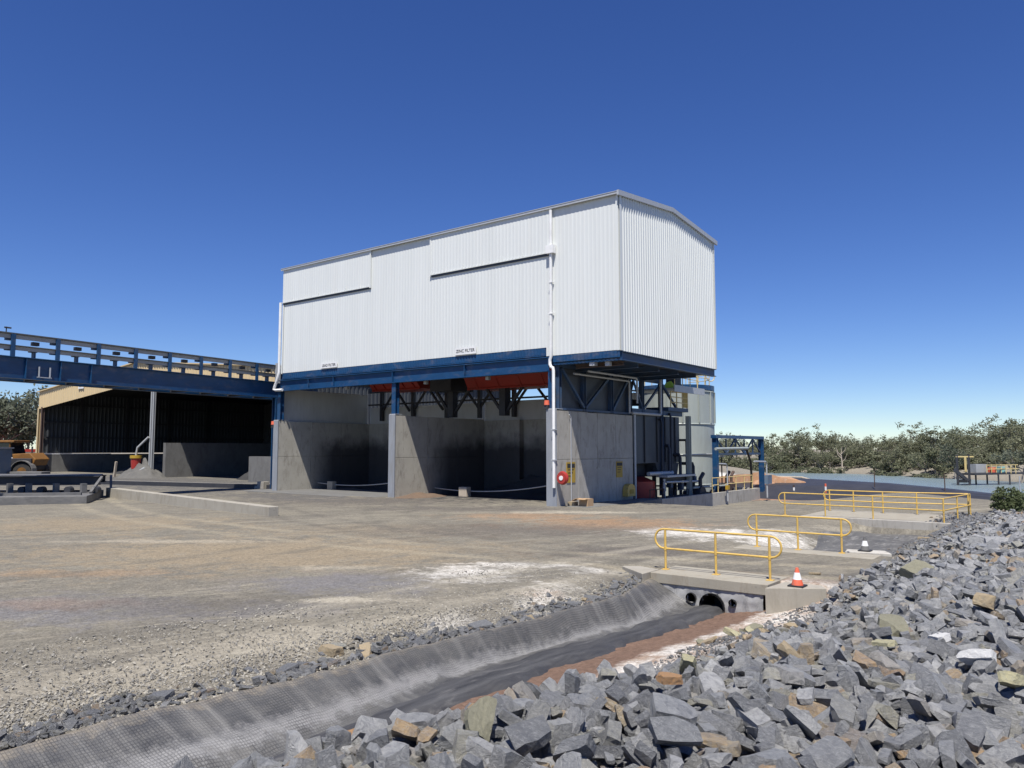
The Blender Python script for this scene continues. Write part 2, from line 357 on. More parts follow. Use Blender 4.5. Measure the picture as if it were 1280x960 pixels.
def tinted_rock(name, a, bcol):
    m, nt, b = newmat(name)
    tc = nt.nodes.new('ShaderNodeTexCoord'); p = tc.outputs['Object']
    f = noise(nt, p, 5, 8, 0.7, 0.5); f2 = noise(nt, p, 24, 6, 0.7)
    out = mixc(nt, ramp(nt, f, 0.35, 0.65), a, bcol)
    out = mixc(nt, ramp(nt, f2, 0.45, 0.75, 0, 0.4), out, tuple(x * 0.6 for x in a))
    nt.links.new(out, b.inputs['Base Color']); b.inputs['Roughness'].default_value = 0.75
    bump(nt, b, math_(nt, 'ADD', f, f2), 0.7, 0.02)
    return m
M['rockorange'] = tinted_rock('orange_rock', (0.42, 0.22, 0.08), (0.30, 0.20, 0.12))
M['rockyellow'] = tinted_rock('yellow_rock', (0.44, 0.40, 0.23), (0.32, 0.31, 0.22))
M['rockwhite'] = tinted_rock('white_rock', (0.70, 0.69, 0.66), (0.60, 0.60, 0.58))
M['rocktan'] = tinted_rock('tan_rock', (0.38, 0.29, 0.17), (0.27, 0.23, 0.16))
M['rockolive'] = tinted_rock('olive_rock', (0.19, 0.18, 0.12), (0.25, 0.24, 0.17))

def leaf_material(name, a, bcol):
    m, nt, b = newmat(name)
    g = nt.nodes.new('ShaderNodeNewGeometry')
    oi = nt.nodes.new('ShaderNodeObjectInfo')
    f = math_(nt, 'ADD', math_(nt, 'MULTIPLY', g.outputs['Random Per Island'], 0.7), math_(nt, 'MULTIPLY', oi.outputs['Random'], 0.4))
    out = mixc(nt, f, a, bcol)
    nt.links.new(out, b.inputs['Base Color'])
    b.inputs['Roughness'].default_value = 0.6; b.inputs['Specular IOR Level'].default_value = 0.25
    tr = nt.nodes.new('ShaderNodeBsdfTranslucent'); nt.links.new(out, tr.inputs[0])
    mx = nt.nodes.new('ShaderNodeMixShader'); mx.inputs[0].default_value = 0.35
    nt.links.new(b.outputs[0], mx.inputs[1]); nt.links.new(tr.outputs[0], mx.inputs[2])
    nt.links.new(mx.outputs[0], nt.nodes['Material Output'].inputs[0])
    return m
M['leaf'] = leaf_material('gum_leaf', (0.12, 0.135, 0.075), (0.23, 0.235, 0.15))
M['leafdark'] = leaf_material('dark_gum_leaf', (0.09, 0.105, 0.07), (0.18, 0.195, 0.14))
M['leafbush'] = leaf_material('bush_leaf', (0.06, 0.085, 0.035), (0.11, 0.13, 0.06))
M['bark'] = mat('gum_bark', (0.34, 0.30, 0.25), (0.20, 0.17, 0.14), 1.5, 0.85, stretch=(1, 1, 0.3))

def water_material():
    m, nt, b = newmat('pond_water')
    p = pos(nt)
    b.inputs['Base Color'].default_value = c4((0.19, 0.245, 0.26))
    b.inputs['Roughness'].default_value = 0.25; b.inputs['IOR'].default_value = 1.33
    f = noise(nt, scl(nt, p, (1, 2.2, 1)), 2.0, 4, 0.6)
    bump(nt, b, f, 0.8, 0.10)
    return m
M['water'] = water_material()

# ------------------------------------------------------------------ mesh helpers
def rootloc(o):
    while o.parent: o = o.parent
    return o.location
class MB:
    def __init__(s): s.v = []; s.f = []
    def add(s, vs, fs):
        n = len(s.v); s.v += [tuple(x) for x in vs]; s.f += [tuple(i + n for i in f) for f in fs]; return s
    def box(s, x0, y0, z0, x1, y1, z1):
        return s.add([(x0, y0, z0), (x1, y0, z0), (x1, y1, z0), (x0, y1, z0), (x0, y0, z1), (x1, y0, z1), (x1, y1, z1), (x0, y1, z1)],
                     [(3, 2, 1, 0), (4, 5, 6, 7), (0, 1, 5, 4), (1, 2, 6, 5), (2, 3, 7, 6), (3, 0, 4, 7)])
    def bar(s, p, q, w, h, up=(0, 0, 1)):
        p, q = Vector(p), Vector(q); d = (q - p).normalized(); up = Vector(up)
        if abs(d.dot(up)) > 0.98: up = Vector((0, 1, 0))
        r = d.cross(up).normalized() * (w / 2); u = r.cross(d).normalized() * (h / 2)
        vs = [p - r - u, p + r - u, p + r + u, p - r + u, q - r - u, q + r - u, q + r + u, q - r + u]
        return s.add(vs, [(0, 1, 2, 3), (7, 6, 5, 4), (0, 4, 5, 1), (1, 5, 6, 2), (2, 6, 7, 3), (3, 7, 4, 0)])
    def ibeam(s, p, q, w, h, t=0.03, up=(0, 0, 1)):
        p, q = Vector(p), Vector(q); d = (q - p).normalized(); U = Vector(up)
        if abs(d.dot(U)) > 0.98: U = Vector((0, 1, 0))
        r = d.cross(U).normalized(); u = r.cross(d).normalized()
        s.bar(p, q, t, h - 2 * t, up); o = u * (h / 2 - t / 2)
        s.bar(p + o, q + o, w, t, up); s.bar(p - o, q - o, w, t, up); return s
    def tube(s, pts, r, n=8, closed=False, caps=True):
        pts = [Vector(p) for p in pts]; rs = r if isinstance(r, (list, tuple)) else [r] * len(pts)
        b = len(s.v); m = len(pts); prev = None
        for i, p in enumerate(pts):
            if closed: d = pts[(i + 1) % m] - pts[i - 1]
            else: d = pts[min(i + 1, m - 1)] - pts[max(i - 1, 0)]
            d.normalize()
            if prev is None:
                a = Vector((0, 0, 1)) if abs(d.z) < 0.9 else Vector((1, 0, 0))
                u = d.cross(a).normalized()
            else:
                u = (prev - d * prev.dot(d)).normalized()
            prev = u; vv = d.cross(u)
            for k in range(n):
                a = 2 * math.pi * k / n
                s.v.append(tuple(p + (u * math.cos(a) + vv * math.sin(a)) * rs[i]))
        for i in range(m if closed else m - 1):
            j = (i + 1) % m
            for k in range(n):
                l = (k + 1) % n
                s.f.append((b + i * n + k, b + i * n + l, b + j * n + l, b + j * n + k))
        if caps and not closed:
            s.f.append(tuple(b + k for k in range(n))[::-1]); s.f.append(tuple(b + (m - 1) * n + k for k in range(n)))
        return s
    def cyl(s, p, q, r0, r1=None, n=20, caps=True):
        return s.tube([p, q], [r0, r0 if r1 is None else r1], n, caps=caps)
    def ext(s, poly, vec):
        n = len(poly); v = Vector(vec)
        vs = [Vector(p) for p in poly] + [Vector(p) + v for p in poly]
        fs = [tuple(range(n))[::-1], tuple(range(n, 2 * n))] + [(i, (i + 1) % n, n + (i + 1) % n, n + i) for i in range(n)]
        return s.add(vs, fs)
    def quad(s, a, b, c, d): return s.add([a, b, c, d], [(0, 1, 2, 3)])
    def mesh(s, name, m, off=(0, 0, 0), smooth=False):
        me = bpy.data.meshes.new(name)
        me.from_pydata([(x - off[0], y - off[1], z - off[2]) for x, y, z in s.v], [], s.f)
        if m is not None: me.materials.append(M[m] if isinstance(m, str) else m)
        if smooth: me.polygons.foreach_set('use_smooth', [True] * len(me.polygons))
        return me
    def build(s, name, m, parent=None, smooth=False, bevel=0.0, loc=None):
        off = rootloc(parent) if parent else (loc or (0, 0, 0))
        me = s.mesh(name, m, off, smooth)
        bm = bmesh.new(); bm.from_mesh(me); bmesh.ops.recalc_face_normals(bm, faces=bm.faces); bm.to_mesh(me); bm.free()
        o = bpy.data.objects.new(name, me); COL.objects.link(o)
        if parent: o.parent = parent
        elif loc: o.location = loc
        if bevel:
            md = o.modifiers.new('bevel', 'BEVEL'); md.width = bevel; md.segments = 2; md.limit_method = 'ANGLE'
        if smooth:
            me.polygons.foreach_set('use_smooth', [True] * len(me.polygons))
            try: me.set_sharp_from_angle(angle=R(40))
            except Exception: pass
        return o
def tag(o, label=None, cat=None, group=None, kind=None):
    if label: o['label'] = label
    if cat: o['category'] = cat
    if group: o['group'] = group
    if kind: o['kind'] = kind
    return o
def thing(name, label, cat, loc=(0, 0, 0), group=None, rz=0):
    o = bpy.data.objects.new(name, None); COL.objects.link(o)
    o.location = loc; o.rotation_euler = (0, 0, rz); o.empty_display_size = 0.3
    return tag(o, label, cat, group)
def copy_tree(o, parent=None):
    c = o.copy(); COL.objects.link(c); c.parent = parent
    for ch in o.children: copy_tree(ch, c)
    return c
def arc(c, r, a0, a1, u, v, n=8):
    c, u, v = Vector(c), Vector(u), Vector(v)
    return [c + u * (r * math.cos(a0 + (a1 - a0) * i / n)) + v * (r * math.sin(a0 + (a1 - a0) * i / n)) for i in range(n + 1)]
def text_mesh(txt, size, m, align='CENTER'):
    cu = bpy.data.curves.new('lettering', 'FONT'); cu.body = txt; cu.size = size; cu.align_x = align; cu.align_y = 'CENTER'; cu.extrude = 0.004
    t = bpy.data.objects.new('tmp_text', cu); COL.objects.link(t)
    bpy.context.view_layer.update()
    me = bpy.data.meshes.new_from_object(t.evaluated_get(bpy.context.evaluated_depsgraph_get()))
    bpy.data.objects.remove(t); me.materials.clear(); me.materials.append(M[m]); me.name = 'lettering'
    return me

# ------------------------------------------------------------------ terrain
def interp(x, xs, ys): return float(np.interp(x, xs, ys))
YS_T = [-40, -30.5, -29.1, -27.5, -25.5, -24, -22.7, -19.4, -17.8, -16.3]
XS_T = [14.2, 14.35, 14.3, 14.62, 14.66, 14.84, 14.93, 15.0, 14.7, 14.2]
YS_B = [-40, -28.2, -24.9, -23, -20.5, -17.6, -15.2]
XS_B = [15.9, 15.66, 15.2, 15.18, 15.28, 15.26, 15.3]
ZS_B = [-.45, -.45, -.45, -.5, -.6, -.7, -.74]
POND = [(1, 37), (9.5, 31.5), (19, 22.5), (40, 9), (80, -10), (100, 25), (50, 48), (30, 58.5), (16, 65), (5, 75), (-1, 80), (-12, 86), (-24, 90), (-17, 68), (-7.5, 61), (-3, 47)]
PX = np.array([p[0] for p in POND]); PYY = np.array([p[1] for p in POND])
def pond_sd(X, Y):
    """signed distance to the pond outline (negative inside)"""
    d = np.full(X.shape, 1e9); ins = np.zeros(X.shape, bool); n = len(POND)
    for i in range(n):
        x0, y0 = POND[i]; x1, y1 = POND[(i + 1) % n]
        ex, ey = x1 - x0, y1 - y0
        t = np.clip(((X - x0) * ex + (Y - y0) * ey) / (ex * ex + ey * ey), 0, 1)
        d = np.minimum(d, np.hypot(X - x0 - t * ex, Y - y0 - t * ey))
        cond = ((y0 > Y) != (y1 > Y)) & (X < (x1 - x0) * (Y - y0) / ((y1 - y0) or 1e-9) + x0)
        ins ^= cond
    return np.where(ins, -d, d)
def sst(a, b, x):
    t = np.clip((x - a) / (b - a), 0, 1); return t * t * (3 - 2 * t)
BUX = [17.6, 18.3, 18.9, 19.3, 19.8, 20.3, 21.0, 21.6, 23.0]
BUY = [-45, -34, -31, -28.9, -27.2, -25.2, -21, -17, -12, -5, 2, 8, 11]
BUZ = np.array([[0, .2, .7, 1.15, 1.5, 1.55, 1.6, 1.6, 1.6], [0, .2, .7, 1.15, 1.5, 1.55, 1.6, 1.6, 1.6], [0, .2, .75, 1.2, 1.45, 1.55, 1.6, 1.6, 1.6], [0, .1, .5, .9, 1.25, 1.5, 1.6, 1.6, 1.6], [0, 0, .15, .5, .95, 1.3, 1.55, 1.6, 1.6],
                [0, 0, .0, .15, .55, .95, 1.4, 1.55, 1.6], [0, 0, .05, .25, .62, .95, 1.4, 1.55, 1.6], [0, 0, .1, .3, .6, .9, 1.3, 1.5, 1.6],
                [0, 0, 0, .1, .4, .75, 1.15, 1.45, 1.55], [0, 0, 0, .1, .35, .65, 1.0, 1.35, 1.45], [0, 0, 0, .05, .25, .5, .8, 1.0, 1.0], [0, 0, 0, 0, .1, .25, .4, .5, .5], [0] * 9])
def bund_h(X, Y):
    """height of the boulder bund's core, bilinear in the table above"""
    X = np.asarray(X, float); Y = np.asarray(Y, float)
    xs, ys = np.array(BUX), np.array(BUY)
    i = np.clip(np.searchsorted(xs, X) - 1, 0, len(xs) - 2); j = np.clip(np.searchsorted(ys, Y) - 1, 0, len(ys) - 2)
    u = np.clip((X - xs[i]) / (xs[i + 1] - xs[i]), 0, 1); v = np.clip((Y - ys[j]) / (ys[j + 1] - ys[j]), 0, 1)
    z = (BUZ[j, i] * (1 - u) + BUZ[j, i + 1] * u) * (1 - v) + (BUZ[j + 1, i] * (1 - u) + BUZ[j + 1, i + 1] * u) * v
    return np.maximum(z - np.interp(Y, [-30.5, -26], [.12, .32]), 0) * (1 - sst(28, 31, X))
def hsmooth(X, Y):
    X = np.asarray(X, float); Y = np.asarray(Y, float)
    z = np.zeros(X.shape)
    # near drain
    T = np.interp(Y, YS_T, XS_T); B = np.interp(Y, YS_B, XS_B); zb = np.interp(Y, YS_B, ZS_B)
    zt = np.interp(Y, [-32, -26, -20, -16], [0, -.04, -.1, -.15])
    Rr = np.full(X.shape, 16.15); Q = np.full(X.shape, 17.4); E = np.full(X.shape, 18.4); zq = np.interp(Y, [-22, -18.5], [-.28, -.5]); ze = np.interp(Y, [-21, -18, -16.6, -15.7], [-.05, -.38, -.28, -.03])
    prof = np.where(X < T, zt * sst(-2.0, 0, X - T),
           np.where(X < B, zt + (zb - zt) * np.clip((X - T) / (B - T), 0, 1),
           np.where(X < Rr, zb,
           np.where(X < Q, zb + (zq - zb) * (X - Rr) / (Q - Rr),
           np.where(X < E, zq + (ze - zq) * (X - Q) / (E - Q), ze)))))
    k = np.where(Y < -15.55, 1.0, 0.0)
    z = z + prof * k
    # far drain beyond the causeway
    k2 = np.where(Y > -9.65, 1.0, 0.0) * (1 - sst(1.9, 2.1, Y))
    lft = np.interp(Y, [-9.6, -4, 2], [13.6, 13.0, 13.4])
    p2 = np.where(X < 15.2, -.55 * sst(0, 1, (X - lft) / (15.2 - lft)), np.where(X < 17.2, -.55, -.55 * (1 - sst(17.2, 18.4, X))))
    z = z + p2 * k2
    # the ground falls away beside the tanks
    z = z - .85 * sst(13, 4.5, X) * sst(-9, -2, X) * sst(5, 10.5, Y) * (1 - sst(26, 34, Y))
    # boulder bund
    z = np.maximum(z, np.where((X > 17.6) & (bund_h(X, Y) > 0), bund_h(X, Y) - 0.05 - .6 * sst(18.3, 17.6, X), np.where((X > 19.2), -.05, -9)))
    # pond basin and its far bank
    sd = pond_sd(X, Y)
    z = np.where(sd < 3.0, np.minimum(z, -1.6 + 1.6 * sst(-2.5, 3.0, sd)), z)
    z = z + np.where(Y > 30, 1.0 * sst(1, 9, sd), 0)
    return z
def hgt(x, y): return float(hsmooth(np.array([x]), np.array([y]))[0])

def lines(*segs):
    out = []
    for a, b, st in segs: out += list(np.arange(a, b, st))
    return np.array(sorted(set(np.round(out, 3))))
gx = lines((-900, -300, 100), (-300, -100, 25), (-100, -32, 4), (-32, 4, 0.8), (4, 12, 0.35), (12, 22, 0.11), (22, 30, 0.4), (30, 60, 2), (60, 120, 6), (120, 300, 30), (300, 901, 100))
gy = lines((-300, -60, 40), (-60, -36, 2), (-36, -31, 0.4), (-31, -15.7, 0.16), (-15.7, -15.3, 0.04), (-15.3, -9.8, 0.3), (-9.8, -9.4, 0.05), (-9.4, 4, 0.22), (4, 30, 0.6), (30, 92, 1.3), (92, 160, 8), (160, 400, 30), (400, 1301, 100))
GX, GY = np.meshgrid(gx, gy)
GZ = hsmooth(GX, GY)
# slow unevenness and wheel ruts of the unsealed yard
und = np.zeros(GX.shape)
for (fx, fy, a, ph) in ((.35, .22, .02, 0), (.9, .5, .012, 1), (1.7, 2.3, .008, 2), (3.1, 2.7, .005, 4)):
    und += a * np.sin(fx * GX + ph + .6 * np.sin(.4 * GY)) * np.cos(fy * GY + ph * 1.7)
yard = (GX < 13.8) & (GY < -0.8) & (GX > -40)
GZ = GZ + np.where(yard, und, 0)
rough_ = (GX > 15.8) & (GX < 19) & (GY < -15.6)
rr = np.random.RandomState(3)
GZ = GZ + np.where(rough_, (rr.rand(*GX.shape) - .5) * .025, 0)
nY, nX = GX.shape
vs = np.stack([GX.ravel(), GY.ravel(), GZ.ravel()], 1)
idx = np.arange(nX * nY).reshape(nY, nX)
fs = np.stack([idx[:-1, :-1].ravel(), idx[:-1, 1:].ravel(), idx[1:, 1:].ravel(), idx[1:, :-1].ravel()], 1)
me = bpy.data.meshes.new('ground'); me.from_pydata(vs.tolist(), [], fs.tolist()); me.materials.append(M['ground'])
me.polygons.foreach_set('use_smooth', [True] * len(me.polygons))
tag(bpy.data.objects.new('ground', me), kind='structure'); COL.objects.link(bpy.data.objects['ground'])

def sheet(name, rows, m, uv=None, smooth=True):
    b = MB(); nr, nc = len(rows), len(rows[0])
    vv = [p for r in rows for p in r]
    b.add(vv, [(i * nc + j, i * nc + j + 1, (i + 1) * nc + j + 1, (i + 1) * nc + j) for i in range(nr - 1) for j in range(nc - 1)])
    me = b.mesh(name, m, smooth=smooth)
    if uv is not None:
        l = me.uv_layers.new(name='UVMap'); fl = [p for r in uv for p in r]
        for lp in me.loops: l.data[lp.index].uv = fl[lp.vertex_index]
    o = bpy.data.objects.new(name, me); COL.objects.link(o); return o
# ribbed liner on the yard side of the drain: rows along Y, columns down the slope
rows, uvs = [], []
for Y in np.arange(-36, -16.12, 0.1):
    T = interp(Y, YS_T, XS_T); B = interp(Y, YS_B, XS_B)
    zt = interp(Y, [-32, -26, -20, -16], [0, -.04, -.1, -.15]); zb = interp(Y, YS_B, ZS_B)
    e = -.16 + .09 * mnoise.noise(Vector((Y * .7, 0, 0))) + .06 * mnoise.noise(Vector((Y * 2.3, 4, 0)))
    row, ur = [], []
    nC = 18
    for j in range(nC + 1):
        v = j / nC
        x = (T + e) + (B + .35 - T - e) * v
        z = hgt(x, Y)
        rip = math.sin(v * math.pi) * (.05 * mnoise.noise(Vector((Y * 1.3, v * .8, 0))) + .035 * mnoise.noise(Vector((Y * 3.5, v * 1.5, 5))))
        fold = .03 * max(0, math.sin(v * 9 + Y * .8)) * (v > .5)
        row.append((x + rip * .4, Y, z + (-.05 if v == 0 else 0.012 if j == 1 else 0.05) + abs(rip) * (j > 1) + fold)); ur.append((Y, v))
    rows.append(row); uvs.append(ur)
tag(sheet('drain_liner', rows, 'liner', uvs), kind='structure')
rows = []
for Y in np.arange(-36, -16.0, 0.15):
    B = interp(Y, YS_B, XS_B); zb = interp(Y, YS_B, ZS_B)
    rowp = []
    for j in range(9):
        v = j / 8
        x0 = B + .06 + .06 * math.sin(Y * 2.1) + .05 * math.sin(Y * 5.3); x1 = 16.15 + .22 * mnoise.noise(Vector((Y * .8, 1, 0))) + .1 * mnoise.noise(Vector((Y * 3, 1, 7)))
        x = x0 + (x1 - x0) * v
        rowp.append((x, Y, hgt(x, Y) + .075 - .13 + .16 * min(1, 5 * v, 5 * (1 - v)) + .02 * mnoise.noise(Vector((Y * 4, v * 6, 9))) + .02 * mnoise.noise(Vector((Y * .9, v * 2, 3)))))
    rows.append(rowp)
tag(sheet('drain_floor', rows, 'silt'), kind='structure')
# lining of the far drain
rows = []
for Y in np.arange(-9.55, 1.8, 0.3):
    rowp = []
    for j in range(15):
        v = j / 14
        x = 14.55 + .35 * math.sin(Y * .8) + (17.5 + .2 * math.sin(Y * 1.3) - 14.55) * v
        rowp.append((x, Y, hgt(x, Y) + .05 + .03 * math.sin(Y * 2.3 + v * 7)))
    rows.append(rowp)
tag(sheet('far_drain_floor', rows, 'greysilt'), kind='structure')
# pond water
wb = MB(); wb.add([(-30, 15, -.62), (120, -30, -.62), (120, 70, -.62), (-30, 95, -.62)], [(0, 1, 2, 3)])
pts = [(p[0] + (-.0), p[1], -.62) for p in POND]
cx, cy = PX.mean(), PYY.mean()
wb = MB(); wb.add([(cx + (x - cx) * 1.06, cy + (y - cy) * 1.06, z) for x, y, z in pts], [tuple(range(len(pts)))])
tag(wb.build('pond_water', 'water'), kind='structure')
# black sheeted bund on the near side of the pond
base = [(-9, 27.0), (-2, 25.5), (5.3, 25.3), (9.9, 26.4), (14, 24.2), (19.2, 18.8), (30, 9), (48, -4)]
topl = [(-9, 37), (-1, 33.6), (2.7, 32.2), (9.4, 29.5), (14, 25.9), (19.2, 20.6), (30, 11), (48, -2)]
ztop = [.5, .5, .5, .42, .3, .12, .1, .1]
rows = [[(x, y, hgt(x, y) - .1) for x, y in base], [(x * .5 + u * .5, y * .5 + v * .5, .1) for (x, y), (u, v) in zip(base, topl)],
        [(x, y, z) for (x, y), z in zip(topl, ztop)], [(x + .5, y + .7, z) for (x, y), z in zip(topl, ztop)], [(x + 2.2, y + 3.2, -1.3) for x, y in topl]]
tag(sheet('black_bund', rows, 'blackbund', smooth=False), kind='structure')
# heap of orange clay beside the tanks
def mound(name, cx, cy, rx, ry, h, m, seed, zb=None, n=26):
    r_ = random.Random(seed); b = MB(); rows = []
    for i in range(n + 1):
        row = []
        for j in range(n + 1):
            x = -1 + 2 * i / n; y = -1 + 2 * j / n
            k = max(0, 1 - math.hypot(x, y)); q = mnoise.noise(Vector((x * 2.5 + seed, y * 2.5, 0))) * .5 + mnoise.noise(Vector((x * 7, y * 7 + seed, 0))) * .22
            z = h * (k * (1 + q) - .02)
            gxx, gyy = cx + x * rx, cy + y * ry
            row.append((gxx, gyy, (hgt(gxx, gyy) if zb is None else zb) + z - .03))
        rows.append(row)
    o = sheet(name, rows, m, smooth=False); return o
M['clay'] = mat('orange_clay', (0.40, 0.22, 0.12), (0.30, 0.18, 0.11), 1.5, 0.95, bmp=0.8, dirt=(0.5, 0.42, 0.35), dscale=2.5, damt=.6)
M['spill'] = mat('brown_soil', (0.16, 0.11, 0.075), (0.12, 0.085, 0.06), 2.5, 0.95, bmp=0.8)
M['conctrate'] = mat('black_concentrate', (0.03, 0.03, 0.03), (0.045, 0.044, 0.043), 1.5, 0.9, bmp=0.8)
M['greysand'] = mat('grey_sand', (0.10, 0.098, 0.09), (0.13, 0.125, 0.115), 1.5, 0.9, bmp=0.6)
tag(mound('clay_heap', 0.8, 30.0, 4.4, 2.6, .85, 'clay', 4), 'low heap of orange and pink clay beyond the blue pipe portal', 'soil heap')
tag(mound('concentrate_heap', -42, 14, 5, 5, 3.6, 'conctrate', 5, 0), 'black concentrate heap inside the right half of the open shed', 'ore heap')
tag(mound('concentrate_heap', -69, 16, 9, 6, 2.4, 'conctrate', 6, 0), 'black concentrate heap at the back of the left half of the open shed', 'ore heap')
tag(mound('sand_heap', -56.8, 6.6, 3.2, 2.2, 1.9, 'greysand', 7, 0), 'small grey heap at the foot of the middle post of the shed', 'soil heap')
tag(mound('concentrate_heap', -18.0, 7.0, 5.5, 2.6, 1.3, 'conctrate', 8, 0), 'black concentrate lying against the back of the left bay', 'ore heap')
tag(mound('concentrate_heap', -6.0, 7.0, 5.5, 2.6, 1.2, 'conctrate', 9, 0), 'black concentrate lying against the back of the right bay', 'ore heap')
tag(mound('spilled_soil', -11.2, 1.6, 1.3, 2.4, .3, 'spill', 10, 0), 'spilled brown soil at the foot of the middle bay wall', 'soil heap')

# ------------------------------------------------------------------ filter building
bld = thing('filter_building', 'large white ribbed filter building raised on concrete bays and blue beams', 'building', (-12, 0, 0))
def corr(axis, a0, a1, base, zbot, ztop, pitch=0.25, dep=0.045, sgn=-1):
    """trapezoidal ribbed sheet along X (axis 0) or Y (axis 1); base = plane position; ztop may be a function"""
    b = MB(); prof = []
    a = a0
    while a < a1 - 1e-6:
        for t, h in ((0, 0), (.46, 0), (.60, 1), (.86, 1)):
            q = a + t * pitch
            if q <= a1: prof.append((q, h))
        a += pitch
    prof.append((a1, 0)); vv = []
    for q, h in prof:
        o = base + sgn * dep * h; zt = ztop(q) if callable(ztop) else ztop
        for z in (zbot, zt): vv.append((q, o, z) if axis == 0 else (o, q, z))
    b.add(vv, [(2 * i, 2 * i + 2, 2 * i + 3, 2 * i + 1) for i in range(len(prof) - 1)])
    return b
XL, XR, ZT, YB = -23.9, 4.08, 16.05, 11.9
gab = lambda y: 16.05 + .62 * (1 - abs(y - YB / 2) / (YB / 2)) - .02
RX = XR + .04
corr(0, XL, -.45, 0, 8.45, ZT, dep=.008).build('front_cladding', 'white', bld)
corr(0, -.45, XR, 0, 7.98, ZT, dep=.008).build('front_cladding', 'white', bld)
corr(1, 0, YB, XR, 7.95, gab, sgn=1, pitch=.26, dep=.055).build('gable_cladding', 'white', bld)
corr(1, 0, YB, XL, 8.45, gab, sgn=-1).build('gable_cladding', 'white', bld)
corr(0, XL, XR, YB, 8.0, ZT, sgn=1).build('rear_cladding', 'white', bld)
# two upper hoods standing 16 cm proud of the wall
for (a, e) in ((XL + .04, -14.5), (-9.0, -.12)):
    h = corr(0, a, e, -.09, 13.62, 15.98, dep=.008)
    h.box(a, -.09, 13.60, e, -.02, 13.64)
    h.build('hood', 'white', bld)
    t = MB()
    t.box(a, -.13, 13.56, e, -.085, 13.62)
    for x in (e + .03,) if a < -20 else (a - .03,): t.box(x - .05, -.12, 13.5, x + .05, -.03, 15.98)
    t.box(e - .03, -.125, 13.5, e + .04, -.03, 15.98)
    t.build('hood_trim', 'white', bld)
    MB().box(a + .05, -.075, 13.44, e - .05, -.022, 13.595).build('hood_gap_shade', 'slatesheet', bld)  # dark strip standing in for the shaded gap under the hood
    k = MB(); x = a + 1.2
    while x < e - .5: k.box(x - .012, -.13, 13.62, x + .012, -.1, 13.85); x += 1.45
    k.build('hood_bracket', 'white', bld)
# roof, gutter, barge boards, corner trims
rf = MB()
rf.quad((XL - .1, -.2, 16.12), (XR + .14, -.2, 16.12), (XR + .14, YB / 2, 16.74), (XL - .1, YB / 2, 16.74))
rf.quad((XL - .1, YB + .2, 16.12), (XL - .1, YB / 2, 16.74), (XR + .14, YB / 2, 16.74), (XR + .14, YB + .2, 16.12))
rf.build('roof', 'galv', bld)
g = MB(); g.box(XL - .12, -.2, 15.96, XR + .16, -.1, 16.10); g.box(XL - .12, -.22, 16.08, XR + .16, -.1, 16.115); g.build('gutter', 'galv', bld)
g = MB()
for s0, s1 in (((-.27, 16.06), (YB / 2, 16.68)), ((YB / 2, 16.68), (YB + .27, 16.06))):
    g.ext([(XR + .06, s0[0], s0[1] - .2), (XR + .06, s1[0], s1[1] - .2), (XR + .06, s1[0], s1[1] + .06), (XR + .06, s0[0], s0[1] + .06)], (.11, 0, 0))
g.build('barge_board', 'galv', bld)
for x, y in ((XR, 0), (XR, YB), (XL, 0)):
    t = MB(); sx = 1 if x > 0 else -1; sy = -1 if y == 0 else 1
    t.box(min(x, x - sx * .14), min(y + sy * .052, y + sy * .06), 7.96 if x > 0 else 8.4, max(x, x - sx * .14), max(y + sy * .052, y + sy * .06), 15.92)
    t.box(min(x + sx * .062, x + sx * .07), min(y, y - sy * .14), 7.96 if x > 0 else 8.4, max(x + sx * .062, x + sx * .07), max(y, y - sy * .14), 15.98)
    t.build('corner_trim', 'white', bld)
v = MB(); v.cyl((2.9, 6.0, 16.6), (2.9, 6.0, 17.05), .38, n=16); v.cyl((2.9, 6.0, 17.05), (2.9, 6.0, 17.2), .52, .2, n=16); v.build('roof_vent', 'white', bld, smooth=True)
# steelwork under the cladding
fb = MB(); fb.box(XL + .05, .02, 8.02, -.5, .1, 8.44); fb.box(XL + .05, -.07, 7.98, -.5, .12, 8.03)
fb.build('fascia_beam', 'blue', bld)
corr(0, XL + .1, -.55, .015, 8.06, 8.44, pitch=.22, dep=.03).build('fascia_sheet', 'blue', bld)
ib = MB(); ib.ibeam((XL - .3, .12, 7.55), (-.35, .12, 7.55), .34, .78, .05)
for x in (-20.8, -18.1, -12.35, -6.3): ib.box(x - .02, -.04, 7.22, x + .02, .28, 7.9)
ib.build('front_girder', 'blue', bld)
sb = MB(); sb.ibeam((-.3, .2, 7.72), (XR, .2, 7.72), .3, .5, .04); sb.build('cantilever_girder', 'blue', bld)
corr(0, -.35, XR, .0, 7.62, 7.96, pitch=.22, dep=.03).build('fascia_sheet', 'blue', bld)
sb = MB(); sb.ibeam((XR - .12, .3, 7.72), (XR - .12, YB, 7.72), .28, .46, .04); sb.build('gable_girder', 'bluedull', bld)
sb = MB(); sb.box(-.2, .4, 7.62, XR - .3, YB - .1, 7.94); sb.build('soffit_deck', 'darksteel', bld)
for y in (2.4, 4.8, 7.2, 9.6):
    MB().ibeam((-.2, y, 7.45), (XR - .3, y, 7.45), .2, .32, .03).build('floor_joist', 'bluedull', bld)
MB().box(XL + .1, .5, 7.95, -.3, YB - .1, 8.2).build('floor_deck', 'darksteel', bld)
MB().ibeam((XR - .2, .7, 7.38), (1.0, .7, 7.38), .2, .2, .03).build('floor_joist', 'rust', bld)
f = MB(); f.box(2.2, .1, 7.3, 2.5, .42, 7.5); f.box(3.05, .25, 7.25, 3.3, .5, 7.5); f.build('floodlight', 'galv', bld)
# columns
for x, zb in ((-24.25, 5.1), (-12.3, 5.1), (-.22, 5.1)):
    MB().ibeam((x, .24, zb), (x, .24, 7.2), .34, .34, .04, up=(0, 1, 0)).build('column', 'blue', bld)
